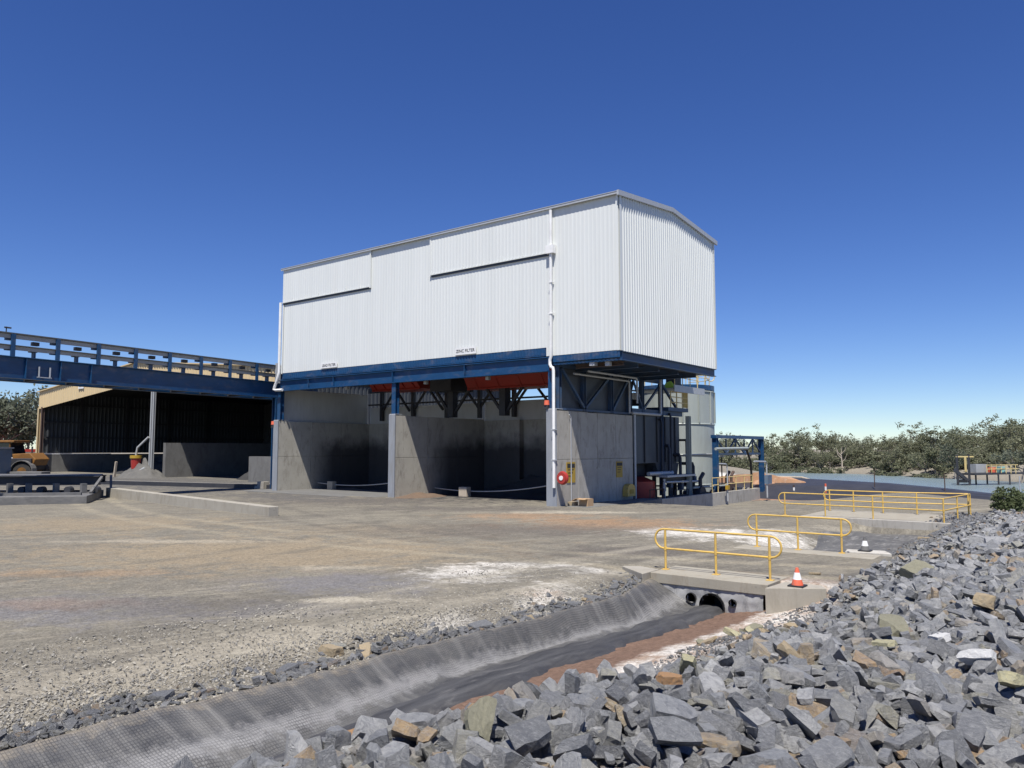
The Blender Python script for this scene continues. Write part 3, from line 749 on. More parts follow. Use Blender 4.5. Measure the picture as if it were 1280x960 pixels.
# concrete walls: core plus formwork panels recessed at the joints
def wall_x(x0, x1, y0, y1, z1, ncol, name='bay_wall', face=1, z0=-.9, mat_='concin'):
    """wall running along Y; panels on its +X face"""
    w_ = MB(); w_.box(x0, y0, z0, x1, y1, z1 - .02); wo_ = w_.build(name, mat_, bld)
    dy = (y1 - y0) / ncol
    for i in range(ncol):
        for za, zb in ((z0, 2.45), (2.45, z1)):
            p = MB(); p.box(x1 + .002, y0 + i * dy + .012, za + .012, x1 + .055, y0 + (i + 1) * dy - .012, zb - .012)
            p.build('wall_panel', mat_, wo_, bevel=.008)
    return wo_
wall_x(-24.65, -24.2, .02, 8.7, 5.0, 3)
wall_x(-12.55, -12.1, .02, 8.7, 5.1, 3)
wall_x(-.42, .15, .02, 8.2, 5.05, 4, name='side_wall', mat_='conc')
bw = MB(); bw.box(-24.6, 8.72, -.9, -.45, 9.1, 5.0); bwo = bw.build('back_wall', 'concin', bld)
for xa, xb, n in ((-24.15, -12.6, 4), (-12.0, -.47, 4)):
    d = (xb - xa) / n
    for i in range(n):
        for za, zb in ((0, 2.45), (2.45, 5.0)):
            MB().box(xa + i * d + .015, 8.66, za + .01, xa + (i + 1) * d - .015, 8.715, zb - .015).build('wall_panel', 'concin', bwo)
for x, yq in ((-20.4, 8.6), (-9.0, 8.6)):
    MB().box(x, 8.2, 0, x + .5, 8.655, 5.0).build('wall_rib', 'concin', bwo)
for x0, x1, zt in ((-24.67, -24.12, 5.05), (-12.57, -12.02, 5.16), (-.44, .21, 5.12)):
    MB().box(x0, -.06, -.3, x1, .015, zt).build('pillar_facing', 'pillar', bld, bevel=.015)
    MB().box(x0 + .02, -.02, zt + .002, x1 - .02, .6, zt + .04).build('pillar_cap', 'galv', bld)
# sheeting above the concrete
corr(1, .25, 8.6, -24.35, 4.9, 7.35, pitch=.3, dep=.003, sgn=1).build('bay_sheeting', 'palesheet', bld)
corr(0, -24.2, -12.6, 8.75, 4.9, 6.3, pitch=.3, dep=.003).build('bay_sheeting', 'palesheet', bld)
corr(0, -12.0, -.5, 8.75, 4.9, 6.35, pitch=.3, dep=.003).build('bay_sheeting', 'palesheet', bld)
# trusses and chutes over the back of the bays
tr = MB()
for x in (-22.5, -19, -15.5, -12.3, -9.2, -6.1, -3.0):
    tr.bar((x, 8.5, 5.2), (x, 8.5, 8), .26, .26)
for x in (-22.5, -19, -15.5, -12.3, -9.2, -6.1): tr.bar((x, 8.5, 5.9), (x + 1.5, 8.5, 7.6), .14, .14); tr.bar((x + 3.1, 8.5, 5.9), (x + 1.6, 8.5, 7.6), .14, .14)
tr.bar((-24, 8.5, 7.65), (-.4, 8.5, 7.65), .3, .4); tr.bar((-24, 8.45, 6.5), (-.4, 8.45, 6.5), .12, .12)
tr.build('rear_truss', 'darksteel', bld)
for x, y in ((-12.3, 5.6), (-7.6, 5.4)):
    k = MB(); k.bar((x, y, 5.15), (x, y, 7.9), .5, .5); k.bar((x - .15, y, 5.35), (x - 1.7, y, 7.2), .16, .16); k.bar((x + .15, y, 5.35), (x + 1.7, y, 7.2), .16, .16)
    k.build('hopper_leg', 'darksteel', bld)
cw_ = MB(); cw_.box(-13.2, 4.3, 6.9, -11.3, 6.6, 7.9); cw_.build('chute', 'darksteel', bld)
for x0, x1, zt_ in ((-19.5, -14.6, 7.25), (-10.2, -1.3, 6.95)):
    r_ = MB(); r_.ext([(x0, 4.2, 7.9), (x0, 8.0, 7.9), (x0, 7.4, zt_), (x0, 4.8, zt_)], (x1 - x0, 0, 0)); ro = r_.build('drip_tray', 'red', bld)
    k = MB()
    for i in range(5):
        x = x0 + (x1 - x0) * (i + .5) / 5; k.bar((x, 4.4, 7.6), (x, 4.76, zt_ + .03), .06, .06)
    k.box(x0, 4.72, zt_ - .08, x1, 4.8, zt_ + .02); k.build('tray_rib', 'red', ro)
for i, x in enumerate((-17.6, -10.2, -5.2)):
    MB().box(x, .6, 7.0, x + .22, .8, 7.25).build('floodlight', 'galv', bld)
# blue braced frame with grey sheets above the side wall
fr = MB(); yy = [.45, 2.9, 5.9, 8.05]
for y in yy: fr.ibeam((.02, y, 5.1), (.02, y, 7.6), .26, .26, .03, up=(0, 1, 0))
fr.bar((.02, .45, 5.16), (.02, 8.1, 5.16), .2, .12); fr.bar((.02, .45, 7.5), (.02, 8.1, 7.5), .2, .2)
fr.bar((.12, .6, 7.35), (.12, 2.8, 5.3), .14, .14); fr.bar((.12, 3.0, 5.3), (.12, 5.8, 7.35), .14, .14); fr.bar((.12, 6.0, 5.3), (.12, 7.9, 7.3), .14, .14)
fr.build('side_frame', 'bluedull', bld)
for za, zb in ((5.12, 5.858), (5.86, 6.658), (6.66, 7.5)):
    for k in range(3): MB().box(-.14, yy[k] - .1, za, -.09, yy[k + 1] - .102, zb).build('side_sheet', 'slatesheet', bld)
# frame behind the side wall, open steel around the tanks
of = MB()
for y in (9.6, 12.2): of.ibeam((.1, y, .0 if y > 12 else 5.3), (.1, y, 7.6), .26, .26, .03, up=(0, 1, 0))
of.bar((.1, 8.2, 5.35), (.1, 15.2, 5.35), .2, .3); of.bar((.0, 8.2, 7.4), (.0, 12.2, 7.4), .2, .25)
of.bar((.15, 8.4, 7.3), (.15, 9.6, 5.5), .1, .1); of.bar((.15, 12.2, 7.3), (.15, 14.6, 5.6), .14, .14); of.bar((.15, 9.7, 5.5), (.15, 12.1, 7.2), .12, .12)
for x in (-2.5, -5): of.ibeam((x, 11.5, 0), (x, 11.5, 7.6), .3, .3, .04, up=(0, 1, 0))
of.build('tank_frame', 'bluedull', bld)
# conduits
def conduit(pts, r=.045, m='galv', name='conduit'):
    return MB().tube(pts, r, 8).build(name, m, bld, smooth=True)
conduit([(.4, 1.4, 7.1), (.4, 7.4, 7.1), (.4, 7.5, 7.0), (.4, 7.5, 5.15)], .06)
conduit([(1.2, 1.6, 7.2), (1.2, 6.9, 7.2), (1.2, 7.0, 7.1), (1.2, 7.0, 5.7)], .06)
conduit([(.3, 8.0, 5.2), (.3, 11.7, 5.2), (.3, 11.8, 5.3), (.3, 11.8, 7.6)], .09)
conduit([(.3, 8.3, -.5), (.3, 8.3, 5.1)], .07)
conduit([(.28, 1.25, 0), (.28, 1.25, 4.7), (.28, 1.1, 4.85)], .03)
for i in range(4): conduit([(-.1 - .25 * i, 8.6 + .35 * i, 5.4), (-.1 - .25 * i, 8.6 + .35 * i, 6.6), (-.3 - .2 * i, 9.3 + .3 * i, 7.3)], .07, 'darksteel', 'hose')
conduit([(-.1, 8.9, 6.3), (-.1, 9.4, 6.3)], .22, 'galv', 'pump_body')
conduit([(-1.4, 10, 6.0), (-.3, 10.6, 6.0)], .25, 'darksteel', 'pump_body')

# downpipes (parts of the building)
conduit([(-.02, -.16, 15.9), (-.02, -.16, 7.95), (-.1, -.16, 7.75), (-.1, -.16, 7.5), (.0, -.2, 7.35), (.12, -.2, 7.3), (.15, -.2, 7.15), (.15, -.2, .98)], .085, 'whitepipe', 'downpipe')
conduit([(-23.95, -.2, 13.6), (-23.95, -.2, 8.5), (-24.1, -.25, 7.9), (-24.35, -.25, 7.5), (-24.45, -.25, 7.3), (-24.2, -.25, 7.22), (-23.5, -.2, 7.22)], .1, 'whitepipe', 'downpipe')
for z in (11.9, 10.2): MB().box(-.14, -.26, z, .1, -.05, z + .06).build('pipe_clip', 'whitepipe', bld)
for z in (4.0, 2.4): MB().box(.03, -.3, z, .27, -.06, z + .06).build('pipe_clip', 'galv', bld)
MB().box(-.26, -.32, 13.5, .22, -.05, 13.95).build('rainhead', 'whitepipe', bld)

# signs on the building
def sign(x0, x1, z0, z1, txt, size, label):
    s = thing('sign', label, 'sign', ((x0 + x1) / 2, -.1, (z0 + z1) / 2))
    MB().box(x0, -.1, z0, x1, -.07, z1).build('board', 'signwhite', s)
    me = text_mesh(txt, size, 'signblack'); o = bpy.data.objects.new('lettering', me); COL.objects.link(o); o.parent = s
    o.rotation_euler = (math.pi / 2, 0, 0); o.location = (0, -.008, 0)
sign(-6.95, -5.35, 8.5, 8.92, 'ZINC FILTER', .255, 'white sign reading ZINC FILTER above the right bay')
sign(-19.35, -17.65, 8.5, 8.86, 'LEAD FILTER', .255, 'white sign reading LEAD FILTER above the left bay')
for y, z, lab, big in ((1.3, 1.75, 'yellow warning sign on the sunlit strip of side wall above the hose reel', 1), (6.5, 1.8, 'yellow warning sign on the shaded side wall near the yellow hose box', .85)):
    s = thing('warning_sign', lab, 'sign', (.22, y, z)); h = .55 * big; wd = .42 * big
    MB().box(.21, y - wd, z - h, .235, y + wd, z + h).build('board', 'signyellow', s)
    k = MB(); k.box(.236, y - wd * .85, z + h * .45, .245, y + wd * .85, z + h * .85); k.build('header', 'signblack', s)
    k = MB()
    for i in range(3): k.box(.236, y - wd * .7, z + h * (.22 - .3 * i), .243, y + wd * (.6 - .2 * i), z + h * (.3 - .3 * i))
    k.build('text_line', 'signblack', s)
# hose reel
hr = thing('hose_reel', 'red fire hose reel with white hub on the corner of the side wall', 'hose reel', (.62, .0, 1.5))
k = MB(); k.tube(arc((.62, -.08, 1.5),   .25, 0, 2 * math.pi * 23 / 24, (1, 0, 0), (0, 0, 1), 23), .11, 8, closed=True); k.build('hose', 'redbright', hr, smooth=True)
k = MB(); k.cyl((.62, -.22, 1.5), (.62, -.18, 1.5), .29, n=28); k.build('disc', 'redbright', hr)
k = MB(); k.cyl((.62, -.25, 1.5), (.62, -.221, 1.5), .12, n=20); k.build('hub', 'signwhite', hr)
k = MB(); k.bar((.2, .05, 1.5), (.62, .05, 1.5), .08, .08); k.cyl((.62, -.17, 1.5), (.62, .1, 1.5), .05, n=10); k.build('bracket', 'galv', hr)
for p, lab in (((-.42, -.02, 5.55), 'red alarm beacon on top of the right concrete pillar'), ((-24.75, -.02, 4.95), 'red alarm beacon on top of the left concrete pillar')):
    s = thing('alarm_beacon', lab, 'alarm', p); x, y, z = p
    k = MB(); k.box(x - .12, y - .1, z - .42, x + .12, y + .1, z - .2); k.build('housing', 'darksteel', s)
    k = MB(); k.cyl((x, y, z - .2), (x, y, z + .05), .15, .13, 14); k.build('lens', 'orange', s, smooth=True)
s = thing('hose_box', 'yellow rounded hose box on the shaded end of the side wall', 'hose box', (.22, 7.35, .55))
k = MB(); k.ext([(.22, 6.85, .2), (.22, 7.8, .2)] + [(.22, 7.325 + .475 * math.cos(a), .55 + .38 * math.sin(a)) for a in np.linspace(0, math.pi, 9)], (.35, 0, 0)); k.build('case', 'yellow', s)
MB().box(.575, 7.1, .35, .6, 7.55, .6).build('latch_plate', 'signyellow', s)
s = thing('cardboard_box', 'open brown cardboard box lying on the ground by the side wall', 'box', (1.3, 1.1, 0))
k = MB(); a = (1.2, .9); k.box(1.05, .8, .0, 1.6, 1.35, .4); k.build('carton', 'card', s)
k = MB(); k.bar((1.0, .8, .42), (.72, .8, .28), .5, .02); k.bar((1.35, .78, .42), (1.35, .5, .38), .5, .02, up=(0, 0, 1)); k.build('flap', 'card', s)
MB().box(.4, .7, 0, .8, 1.1, .22).build('lump', 'rocktan', s)
# sagging ropes with white blocks across the bays
def sag(p, q, d, n=14):
    p, q = Vector(p), Vector(q); return [p.lerp(q, i / n) - Vector((0, 0, d * 4 * (i / n) * (1 - i / n))) for i in range(n + 1)]
tag(MB().tube(sag((-24.1, 3.6, .45), (-12.58, 3.0, 1.15), .35), .035, 6).build('barrier_rope', 'rope', smooth=True), 'pale rope sagging across the mouth of the left bay', 'rope')
tag(MB().tube(sag((-12.0, 3.6, .45), (-.48, 2.6, 1.25), .40), .035, 6).build('barrier_rope', 'rope', smooth=True), 'pale rope sagging across the mouth of the right bay', 'rope')
tag(MB().box(-22.55, 3.2, 0, -21.95, 3.6, .62).build('rope_block', 'conclight', bevel=.03), 'pale block under the rope of the left bay', 'block')
tag(MB().box(-9.3, 2.9, 0, -8.65, 3.35, .62).build('rope_block', 'bone', bevel=.03), 'pale block under the rope of the right bay', 'block')
# concrete apron edge in front of the bays
MBa = MB(); MBa.box(-26.5, -1.6, -.3, -13.0, 8.6, .012)
o = MBa.build('bay_slab', 'concdark'); tag(o, kind='structure')
tag(MB().box(.6, .3, -.9, 1.9, 8.6, .02).build('side_apron', 'concdark', bevel=.02), kind='structure')

# ------------------------------------------------------------------ tanks and pumps behind the side wall
tk = thing('feed_tank', 'dark slate panelled tank in shade beyond the side wall', 'tank', (-1.5, 11.5, 0))
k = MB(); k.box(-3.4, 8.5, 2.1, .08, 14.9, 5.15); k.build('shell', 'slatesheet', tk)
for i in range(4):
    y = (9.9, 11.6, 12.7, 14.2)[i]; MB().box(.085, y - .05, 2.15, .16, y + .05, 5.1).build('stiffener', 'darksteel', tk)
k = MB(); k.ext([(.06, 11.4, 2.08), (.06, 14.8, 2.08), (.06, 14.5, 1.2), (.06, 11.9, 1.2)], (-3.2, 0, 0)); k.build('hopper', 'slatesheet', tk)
for y in (9.0, 11.6, 14.6):
    MB().bar((-.15, y, -.8), (-.15, y, 2.1), .2, .2).build('leg', 'darksteel', tk)
    MB().bar((-3.1, y, -.8), (-3.1, y, 2.1), .2, .2).build('leg', 'darksteel', tk)
MB().box(-3.3, 9.2, -.3, -.6, 11.2, 2.05).build('control_panel', 'darksteel', tk)
MB().tube([(.5, 9.6, 1.45), (.5, 12.9, 1.45)], .13, 10).build('outlet_pipe', 'galv', tk, smooth=True)

tg = thing('slurry_tank', 'tall pale grey cylindrical tank with bands and blue top platform', 'tank', (-4.3, 23.5, -.6))
cx, cy, rad = -4.3, 23.5, 3.0
for z0, z1 in ((-.7, 2.53), (2.57, 4.88), (4.92, 7.5)):
    MB().cyl((cx, cy, z0), (cx, cy, z1), rad, n=56).build('shell', 'tankgrey', tg, smooth=True)
for z in (2.55, 4.9, 7.45, .25):
    MB().tube([(cx + (rad + .01) * math.cos(a), cy + (rad + .01) * math.sin(a), z) for a in np.linspace(0, 2 * math.pi, 57)[:-1]], .06, 6, closed=True).build('band', 'tankgrey', tg)
for a in (-1.35, -.95, -.5, -.05, .35):
    x, y = cx + (rad + .05) * math.cos(a), cy + (rad + .05) * math.sin(a)
    MB().bar((x, y, .3 if abs(a) > 1 else 5.0), (x, y, 7.45), .1, .1).build('stiffener', 'tankgrey', tg)
p = MB(); p.cyl((cx, cy, 7.55), (cx, cy, 7.95), rad + .05, n=40); p.build('top_ring', 'blue', tg)
p = MB(); p.box(-2.6, 13.2, 6.95, .6, 16.6, 7.05); p.box(.55, 13.2, 6.8, .62, 18.0, 7.25); po = p.build('walkway', 'galv', tg)
def ring_rail(parent, pts, h, m, r=.03, posts=True):
    k = MB()
    for hh in (h, h * .55): k.tube([(x, y, z + hh) for x, y, z in pts], r, 6)
    for x, y, z in pts: k.tube([(x, y, z), (x, y, z + h)], r, 6)
    return k.build('handrail', m, parent, smooth=True)
ring_rail(tg, [(cx + 2.7 * math.cos(a), cy + 2.7 * math.sin(a), 7.95) for a in np.linspace(-2.2, 1.6, 12)], 1.05, 'paleyellow')
ring_rail(tg, [(.58, y, 7.2) for y in (13.3, 14.5, 15.7, 16.9)], 1.05, 'paleyellow')
k = MB(); k.tube(arc((cx + 2.2, cy + 1.9, 8.8), .35, 0, 2 * math.pi * 15 / 16, (.6, .8, 0), (0, 0, 1), 15), .04, 6, closed=True); k.build('hand_wheel', 'paleyellow', tg)
k = MB(); k.box(-.6, 14.4, 7.08, .1, 15.3, 7.9); k.build('agitator_drive', 'darksteel', tg)
# lower yellow walkway
wk = thing('access_walkway', 'blue access walkway with yellow gate between the tanks', 'walkway', (.3, 14.3, 5.4))
MB().box(-1.2, 12.6, 5.5, .45, 15.6, 5.75).build('deck', 'bluedull', wk)
k = MB()
for y in (13.0, 13.9, 14.8, 15.5): k.tube([(.42, y, 5.75), (.42, y, 6.8)], .04, 6)
for z in (6.1, 6.45, 6.8): k.tube([(.42, 13.0, z), (.42, 15.5, z)], .035, 6)
k.build('handrail', 'paleyellow', wk, smooth=True)
k = MB(); k.box(.36, 14.9, 5.8, .44, 15.6, 6.85); k.build('gate_panel', 'signyellow', wk)
tag(MB().ext([(-.4, 13.6, 7.06), (.1, 13.8, 7.06), (.1, 14.0, 7.3), (-.1, 13.9, 7.55), (-.3, 13.75, 7.45)], (.2, -.15, 0)).build('machine_cover', 'lime'), 'lime yellow cover on machinery on the top tank walkway', 'cover')
# galvanised stand in front of the tall tank
st = thing('pipe_stand', 'grey steel pipe stand with small platform in front of the tall tank', 'stand', (.9, 14.5, -.75))
MB().ibeam((.9, 14.6, -.75), (.9, 14.6, 5.2), .28, .28, .04, up=(0, 1, 0)).build('post', 'tankgrey', st)
MB().box(.3, 11.0, 1.2, 1.1, 15.2, 1.32).build('platform', 'galv', st)
MB().ibeam((.7, 11.1, 1.05), (.7, 15.2, 1.05), .2, .25, .03).build('platform_beam', 'darksteel', st)
MB().tube([(.75, 11.2, -.75), (.75, 11.2, 1.1)], .09, 8).build('leg', 'galv', st, smooth=True)
MB().tube([(1.05, 14.9, .4), (1.05, 20.5, .35)], .07, 8).build('discharge_pipe', 'tankgrey', st, smooth=True)
MB().tube([(.6, 14.4, 2.6), (.6, 24.2, 2.65)], .05, 6).build('service_pipe', 'galv', st, smooth=True)
# red tank
rt = thing('red_tank', 'red upright tank behind a low rail beside the side wall', 'tank', (-.7, 10.4, -.5))
MB().cyl((-.7, 10.4, -.6), (-.7, 10.4, .95), 1.1, n=28).build('drum', 'redbright', rt, smooth=True)
MB().cyl((-.7, 10.4, .95), (-.7, 10.4, 1.25), 1.1, .4, n=28).build('lid', 'redbright', rt, smooth=True)
def handrail(name, pts, h, m, label, cat, r=.028, loops=True, group=None, both=True, mid=.52, end=.04, base=True):
    """posts at pts, top and middle rail, rails joined by half-round ends"""
    pts = [Vector(p) for p in pts]
    t = thing(name, label, cat, pts[0], group)
    d0 = (pts[0] - pts[1]).normalized(); d1 = (pts[-1] - pts[-2]).normalized()
    up = Vector((0, 0, 1)); zt, zm = h, h * mid; rc = (zt - zm) / 2; zc = (zt + zm) / 2
    path = [p + up * zt for p in pts]
    low = [p + up * zm for p in pts]
    if loops:
        a1 = arc(pts[-1] + d1 * end + up * zc, rc, math.pi / 2, -math.pi / 2, d1, up, 8)
        a0 = arc(pts[0] + d0 * end + up * zc, rc, -math.pi / 2, math.pi / 2, d0, up, 8)
        if both: MB().tube(path + a1 + low[::-1] + a0, r, 10, closed=True).build('rail', m, t, smooth=True)
        else: MB().tube(path[::-1] + a0[::-1] + low, r, 10).build('rail', m, t, smooth=True)
    else:
        MB().tube(path, r, 8).build('rail', m, t, smooth=True); MB().tube(low, r, 8).build('rail', m, t, smooth=True)
    for p in pts:
        k = MB(); k.tube([p, p + up * (h)], r * 1.12, 10); po_ = k.build('post', m, t, smooth=True)
        if base: MB().box(p.x - .08, p.y - .08, p.z - .005, p.x + .08, p.y + .08, p.z + .015).build('base_plate', m, po_)
        k = MB(); k.cyl(p + up * (zm - .045), p + up * (zm + .045), r * 1.5, n=10); k.build('clamp', m, po_, smooth=True)
    return t
handrail('low_rail', [(.9, 9.0, -.6), (.9, 9.9, -.6), (.9, 10.9, -.6)], 1.1, 'rust', 'low rusty rail in front of the red tank', 'handrail', loops=False)
handrail('low_rail', [(1.0, 12.2, -.75), (1.0, 13.2, -.75), (1.0, 14.2, -.75)], 1.1, 'darksteel', 'low dark rail in shade right of the red tank', 'handrail', loops=False)
# pumps
def pump(x, y, z, label, m='darksteel', s=1.0):
    p = thing('slurry_pump', label, 'pump', (x, y, z))
    k = MB(); k.cyl((x - .05, y - .35 * s, z + .55 * s), (x + .3 * s, y - .35 * s, z + .55 * s), .5 * s, n=20); k.build('casing', m, p, smooth=True)
    k = MB(); k.cyl((x - .9 * s, y - .35 * s, z + .55 * s), (x - .1, y - .35 * s, z + .55 * s), .26 * s, n=14); k.build('motor', m, p, smooth=True)
    k = MB(); k.box(x - 1.0 * s, y - .75 * s, z, x + .4 * s, y + .1 * s, z + .2); k.build('baseplate', 'rust', p)
    k = MB(); k.tube([(x + .15, y - .35 * s, z + .9 * s), (x + .15, y - .35 * s, z + 1.5 * s), (x + .15, y + .1, z + 1.8 * s)], .12 * s, 8); k.build('outlet', m, p, smooth=True)
pump(.9, 16.4, -.75, 'dark slurry pump just inside the concrete bund', s=1.15)
pump(.9, 18.6, -.75, 'dark slurry pump at the foot of the tall grey tank', s=.9)
pump(.4, 22.2, -.7, 'rusty dark pump behind the rail under the blue portal', 'rust', 1.1)
pump(-.4, 25.0, -.6, 'rusty dark pump nearest the right column of the blue portal', 'rust', 1.0)
pm = thing('pipe_manifold', 'cluster of dark pipes and valves in shade before the slate tank', 'pipework', (1.2, 13.5, -.85))
for i, (y, h, x) in enumerate(((11.6, 4.9, .45), (12.5, 3.2, .5), (13.0, 5.3, .4), (13.9, 2.6, .6), (15.1, 3.6, .5), (15.7, 2.0, .7))):
    pi_ = MB().tube([(x, y, -.85), (x, y, h - .2), (x - .1, y + .1, h), (x - .9, y + .1, h)], .08 + .03 * (i % 2), 8).build('pipe', 'darksteel', pm, smooth=True)
    MB().box(x - .16, y - .16, .3 + .2 * (i % 3), x + .16, y + .16, .75 + .2 * (i % 3)).build('valve', 'bluedull' if i % 2 else 'rust', pi_)
MB().tube([(.75, 11.4, -.1), (.75, 15.9, -.1)], .12, 8).build('pipe', 'rust', pm, smooth=True)
MB().tube([(.9, 11.2, .9), (.9, 16.2, .8)], .07, 8).build('pipe', 'galv', pm, smooth=True)
# bund wall
bw_ = thing('bund_wall', 'low concrete bund wall around the tanks and pumps', 'wall', (2.5, 17, -.8))
MB().box(1.7, 8.6, -1.1, 1.92, 24.6, .02).build('front_wall', 'conc', bw_, bevel=.01)
MB().box(-6, 24.61, -1.1, 1.92, 24.86, .02).build('end_wall', 'conc', bw_, bevel=.01)
MB().box(-6, 8.6, -1.1, 1.69, 24.6, -.68).build('bund_floor', 'concdark', bw_)
handrail('bund_rail', [(1.81, y, .02) for y in (16.2, 17.2, 18.8, 20.4, 22.0, 23.6)], 1.0, 'paleyellow', 'pale yellow rail along the top of the concrete bund', 'handrail', loops=False, base=False)
# blue pipe portal
pp = thing('pipe_portal', 'blue steel portal frame carrying pipes beyond the tall tank', 'portal', (1.2, 22.8, -.6))
for y in (18.3, 27.3): MB().ibeam((1.2, y, -.7), (1.2, y, 3.75), .34, .34, .04, up=(0, 1, 0)).build('column', 'blue', pp)
MB().box(1.0, 18.0, 3.75, 1.4, 27.5, 3.98).build('top_beam', 'blue', pp)
MB().bar((1.2, 18.3, 2.62), (1.2, 27.3, 2.62), .14, .16).build('bottom_chord', 'bluedull', pp)
for i in range(5):
    y = 18.5 + i * 1.76
    MB().bar((1.2, y, 2.65), (1.2, y + 1.7, 3.72) , .1, .1).build('diagonal', 'bluedull', pp) if i % 2 else MB().bar((1.2, y, 3.72), (1.2, y + 1.7, 2.65), .1, .1).build('diagonal', 'bluedull', pp)
    MB().bar((1.2, y + 1.72, 2.65), (1.2, y + 1.72, 3.72), .09, .09).build('strut', 'bluedull', pp)
tag(MB().tube([(2.0, 16.5, 3.0), (2.0, 22.3, 3.05)], .1, 10).build('feed_pipe', 'tankgrey', smooth=True), 'pale pipe running level through the blue portal', 'pipe')
tag(MB().tube([(1.6, 22.2, 3.1), (1.6, 23.2, 2.9), (1.5, 24.2, 2.0), (1.4, 24.6, .6), (1.3, 24.4, -.5)], .09, 8).build('slurry_hose', 'black', smooth=True), 'black hose curving down inside the blue portal', 'hose')
s = thing('water_hydrant', 'thin grey standpipe with a side arm before the blue portal', 'standpipe', (3.0, 23.0, -.5))
MB().tube([(3.0, 23.4, -.6), (3.0, 23.4, 1.9), (3.0, 23.2, 2.05), (3.0, 20.9, 2.1)], .06, 8).build('pipe', 'galv', s, smooth=True)
MB().box(2.85, 23.3, .4, 3.1, 24.2, 1.05).build('valve', 'bluebin', s)
s = thing('standpipe', 'bent pale standpipe beside the foot of the tall tank', 'standpipe', (2.2, 17.4, -.7))
MB().tube([(2.2, 17.9, -.6), (2.2, 17.9, 1.8), (2.2, 17.7, 1.95), (2.2, 16.6, 2.0)], .05, 8).build('pipe', 'galv', s, smooth=True)
MB().box(2.1, 17.75, .2, 2.3, 18.05, .5).build('valve', 'signyellow', s)
s = thing('lamp_pole', 'thin dark pole standing behind the bund rail', 'pole', (.6, 20.6, -.6))
MB().tube([(.6, 20.8, -.6), (.6, 20.8, 2.4)], .05, 8).build('shaft', 'darksteel', s, smooth=True)
MB().box(.45, 20.65, 2.4, .75, 20.95, 2.5).build('cap', 'galv', s)
for i, (x, y, h, m, lab) in enumerate(((3.6, 27.6, .95, 'rust', 'rusty bollard stake by the clay heap'), (6.1, 27.2, 1.1, 'orange', 'orange and white marker post beyond the far rails'))):
    s = thing('marker_post', lab, 'post', (x, y, 0)); z = hgt(x, y)
    MB().cyl((x, y, z - .1), (x, y, z + h), .07, n=10).build('shaft', m, s, smooth=True)
    MB().cyl((x, y, z + h * .55), (x, y, z + h * .8), .078, n=10).build('band', 'signwhite', s, smooth=True)

# ------------------------------------------------------------------ conveyor gantry on the left
A = Vector((-22.35, -25.7, 0)); B_ = Vector((-26.9, 5.6, 0)); dv = (B_ - A).normalized(); side = Vector((dv.y, -dv.x, 0))
gt = thing('conveyor_gantry', 'long blue elevated conveyor gantry crossing in front of the shed', 'conveyor', (-24.5, -10, 0))
ZB = 6.82
def gp(t, z, s=0.0): q = A + dv * t + side * s; return (q.x, q.y, z)
LEN = (B_ - A).length
for s_, nm in ((.0, 'main_girder'), (-2.2, 'rear_girder')):
    k = MB(); k.bar(gp(0, ZB + .6, s_), gp(LEN, ZB + .6, s_), .03, 1.2)
    for z in (ZB + .02, ZB + 1.18): k.bar(gp(0, z, s_), gp(LEN, z, s_), .36, .04)
    k.build(nm, 'blue', gt)
for t in (2.5, 6.2, 9.0, 10.9, 12.7):
    k = MB(); k.bar(gp(t, ZB + .05, .09), gp(t, ZB + 1.16, .09), .03, .16, up=tuple(side)); k.build('web_stiffener', 'blue', gt)
for t in (9.7, 10.3): MB().bar(gp(t, ZB + .15, .13), gp(t, ZB + .75, .13), .06, .06).build('bracket', 'galv', gt)
MB().bar(gp(9.6, ZB + .16, .13), gp(10.4, ZB + .16, .13), .05, .05).build('bracket', 'galv', gt)
k = MB()
for i in range(int(LEN / 2.4)):
    k.bar(gp(i * 2.4 + .6, ZB + .1, 0), gp(i * 2.4 + .6, ZB + .1, -2.2), .15, .15)
k.build('cross_beam', 'darksteel', gt)
k = MB(); k.bar(gp(0, ZB + 1.0, -1.1), gp(LEN, ZB + 1.0, -1.1), 1.5, .06); k.build('belt', 'conveyorbelt', gt)
t = 1.0; i = 0
while t < LEN:
    for s_ in (.12,):
        MB().bar(gp(t, ZB + 1.2, s_), gp(t, ZB + 2.42, s_), .22, .1, up=tuple(side)).build('post', 'blue', gt)
    MB().box(*[min(a, b) for a, b in zip(gp(t + 1.1, ZB + 1.55, -.2), gp(t + 1.5, ZB + 1.75, -.5))], *[max(a, b) for a, b in zip(gp(t + 1.1, ZB + 1.55, -.2), gp(t + 1.5, ZB + 1.75, -.5))]).build('idler', 'darksteel', gt)
    MB().bar(gp(t + 1.3, ZB + 1.2, -.25), gp(t + 1.3, ZB + 1.55, -.25), .35, .1).build('idler_stand', 'bluedull', gt)
    MB().bar(gp(t + 1.15, ZB + 2.02, -.2), gp(t + 1.5, ZB + 2.02, -.2), .25, .2).build('idler', 'darksteel', gt)
    MB().bar(gp(t - .3, ZB + 2.15, -.1), gp(t, ZB + 2.15, -.1), .2, .18).build('bracket', 'bluedull', gt)
    MB().bar(gp(t - .3, ZB + 1.6, -.1), gp(t, ZB + 1.6, -.1), .2, .18).build('bracket', 'bluedull', gt)
    t += 2.42
for s_ in (.0,):
    for z, h in ((ZB + 2.44, .07), (ZB + 2.28, .22), (ZB + 1.66, .2), (ZB + 1.79, .05)):
        MB().bar(gp(0, z, s_), gp(LEN, z, s_), .12 if h > .1 else .3, h).build('rail', 'greysheet' if h > .1 else 'conveyorbelt', gt)
for s_ in (0,):
    MB().ibeam(gp(27.2, 0, s_), gp(27.2, ZB, s_), .36, .36, .05, up=tuple(side)).build('leg', 'blue', gt)
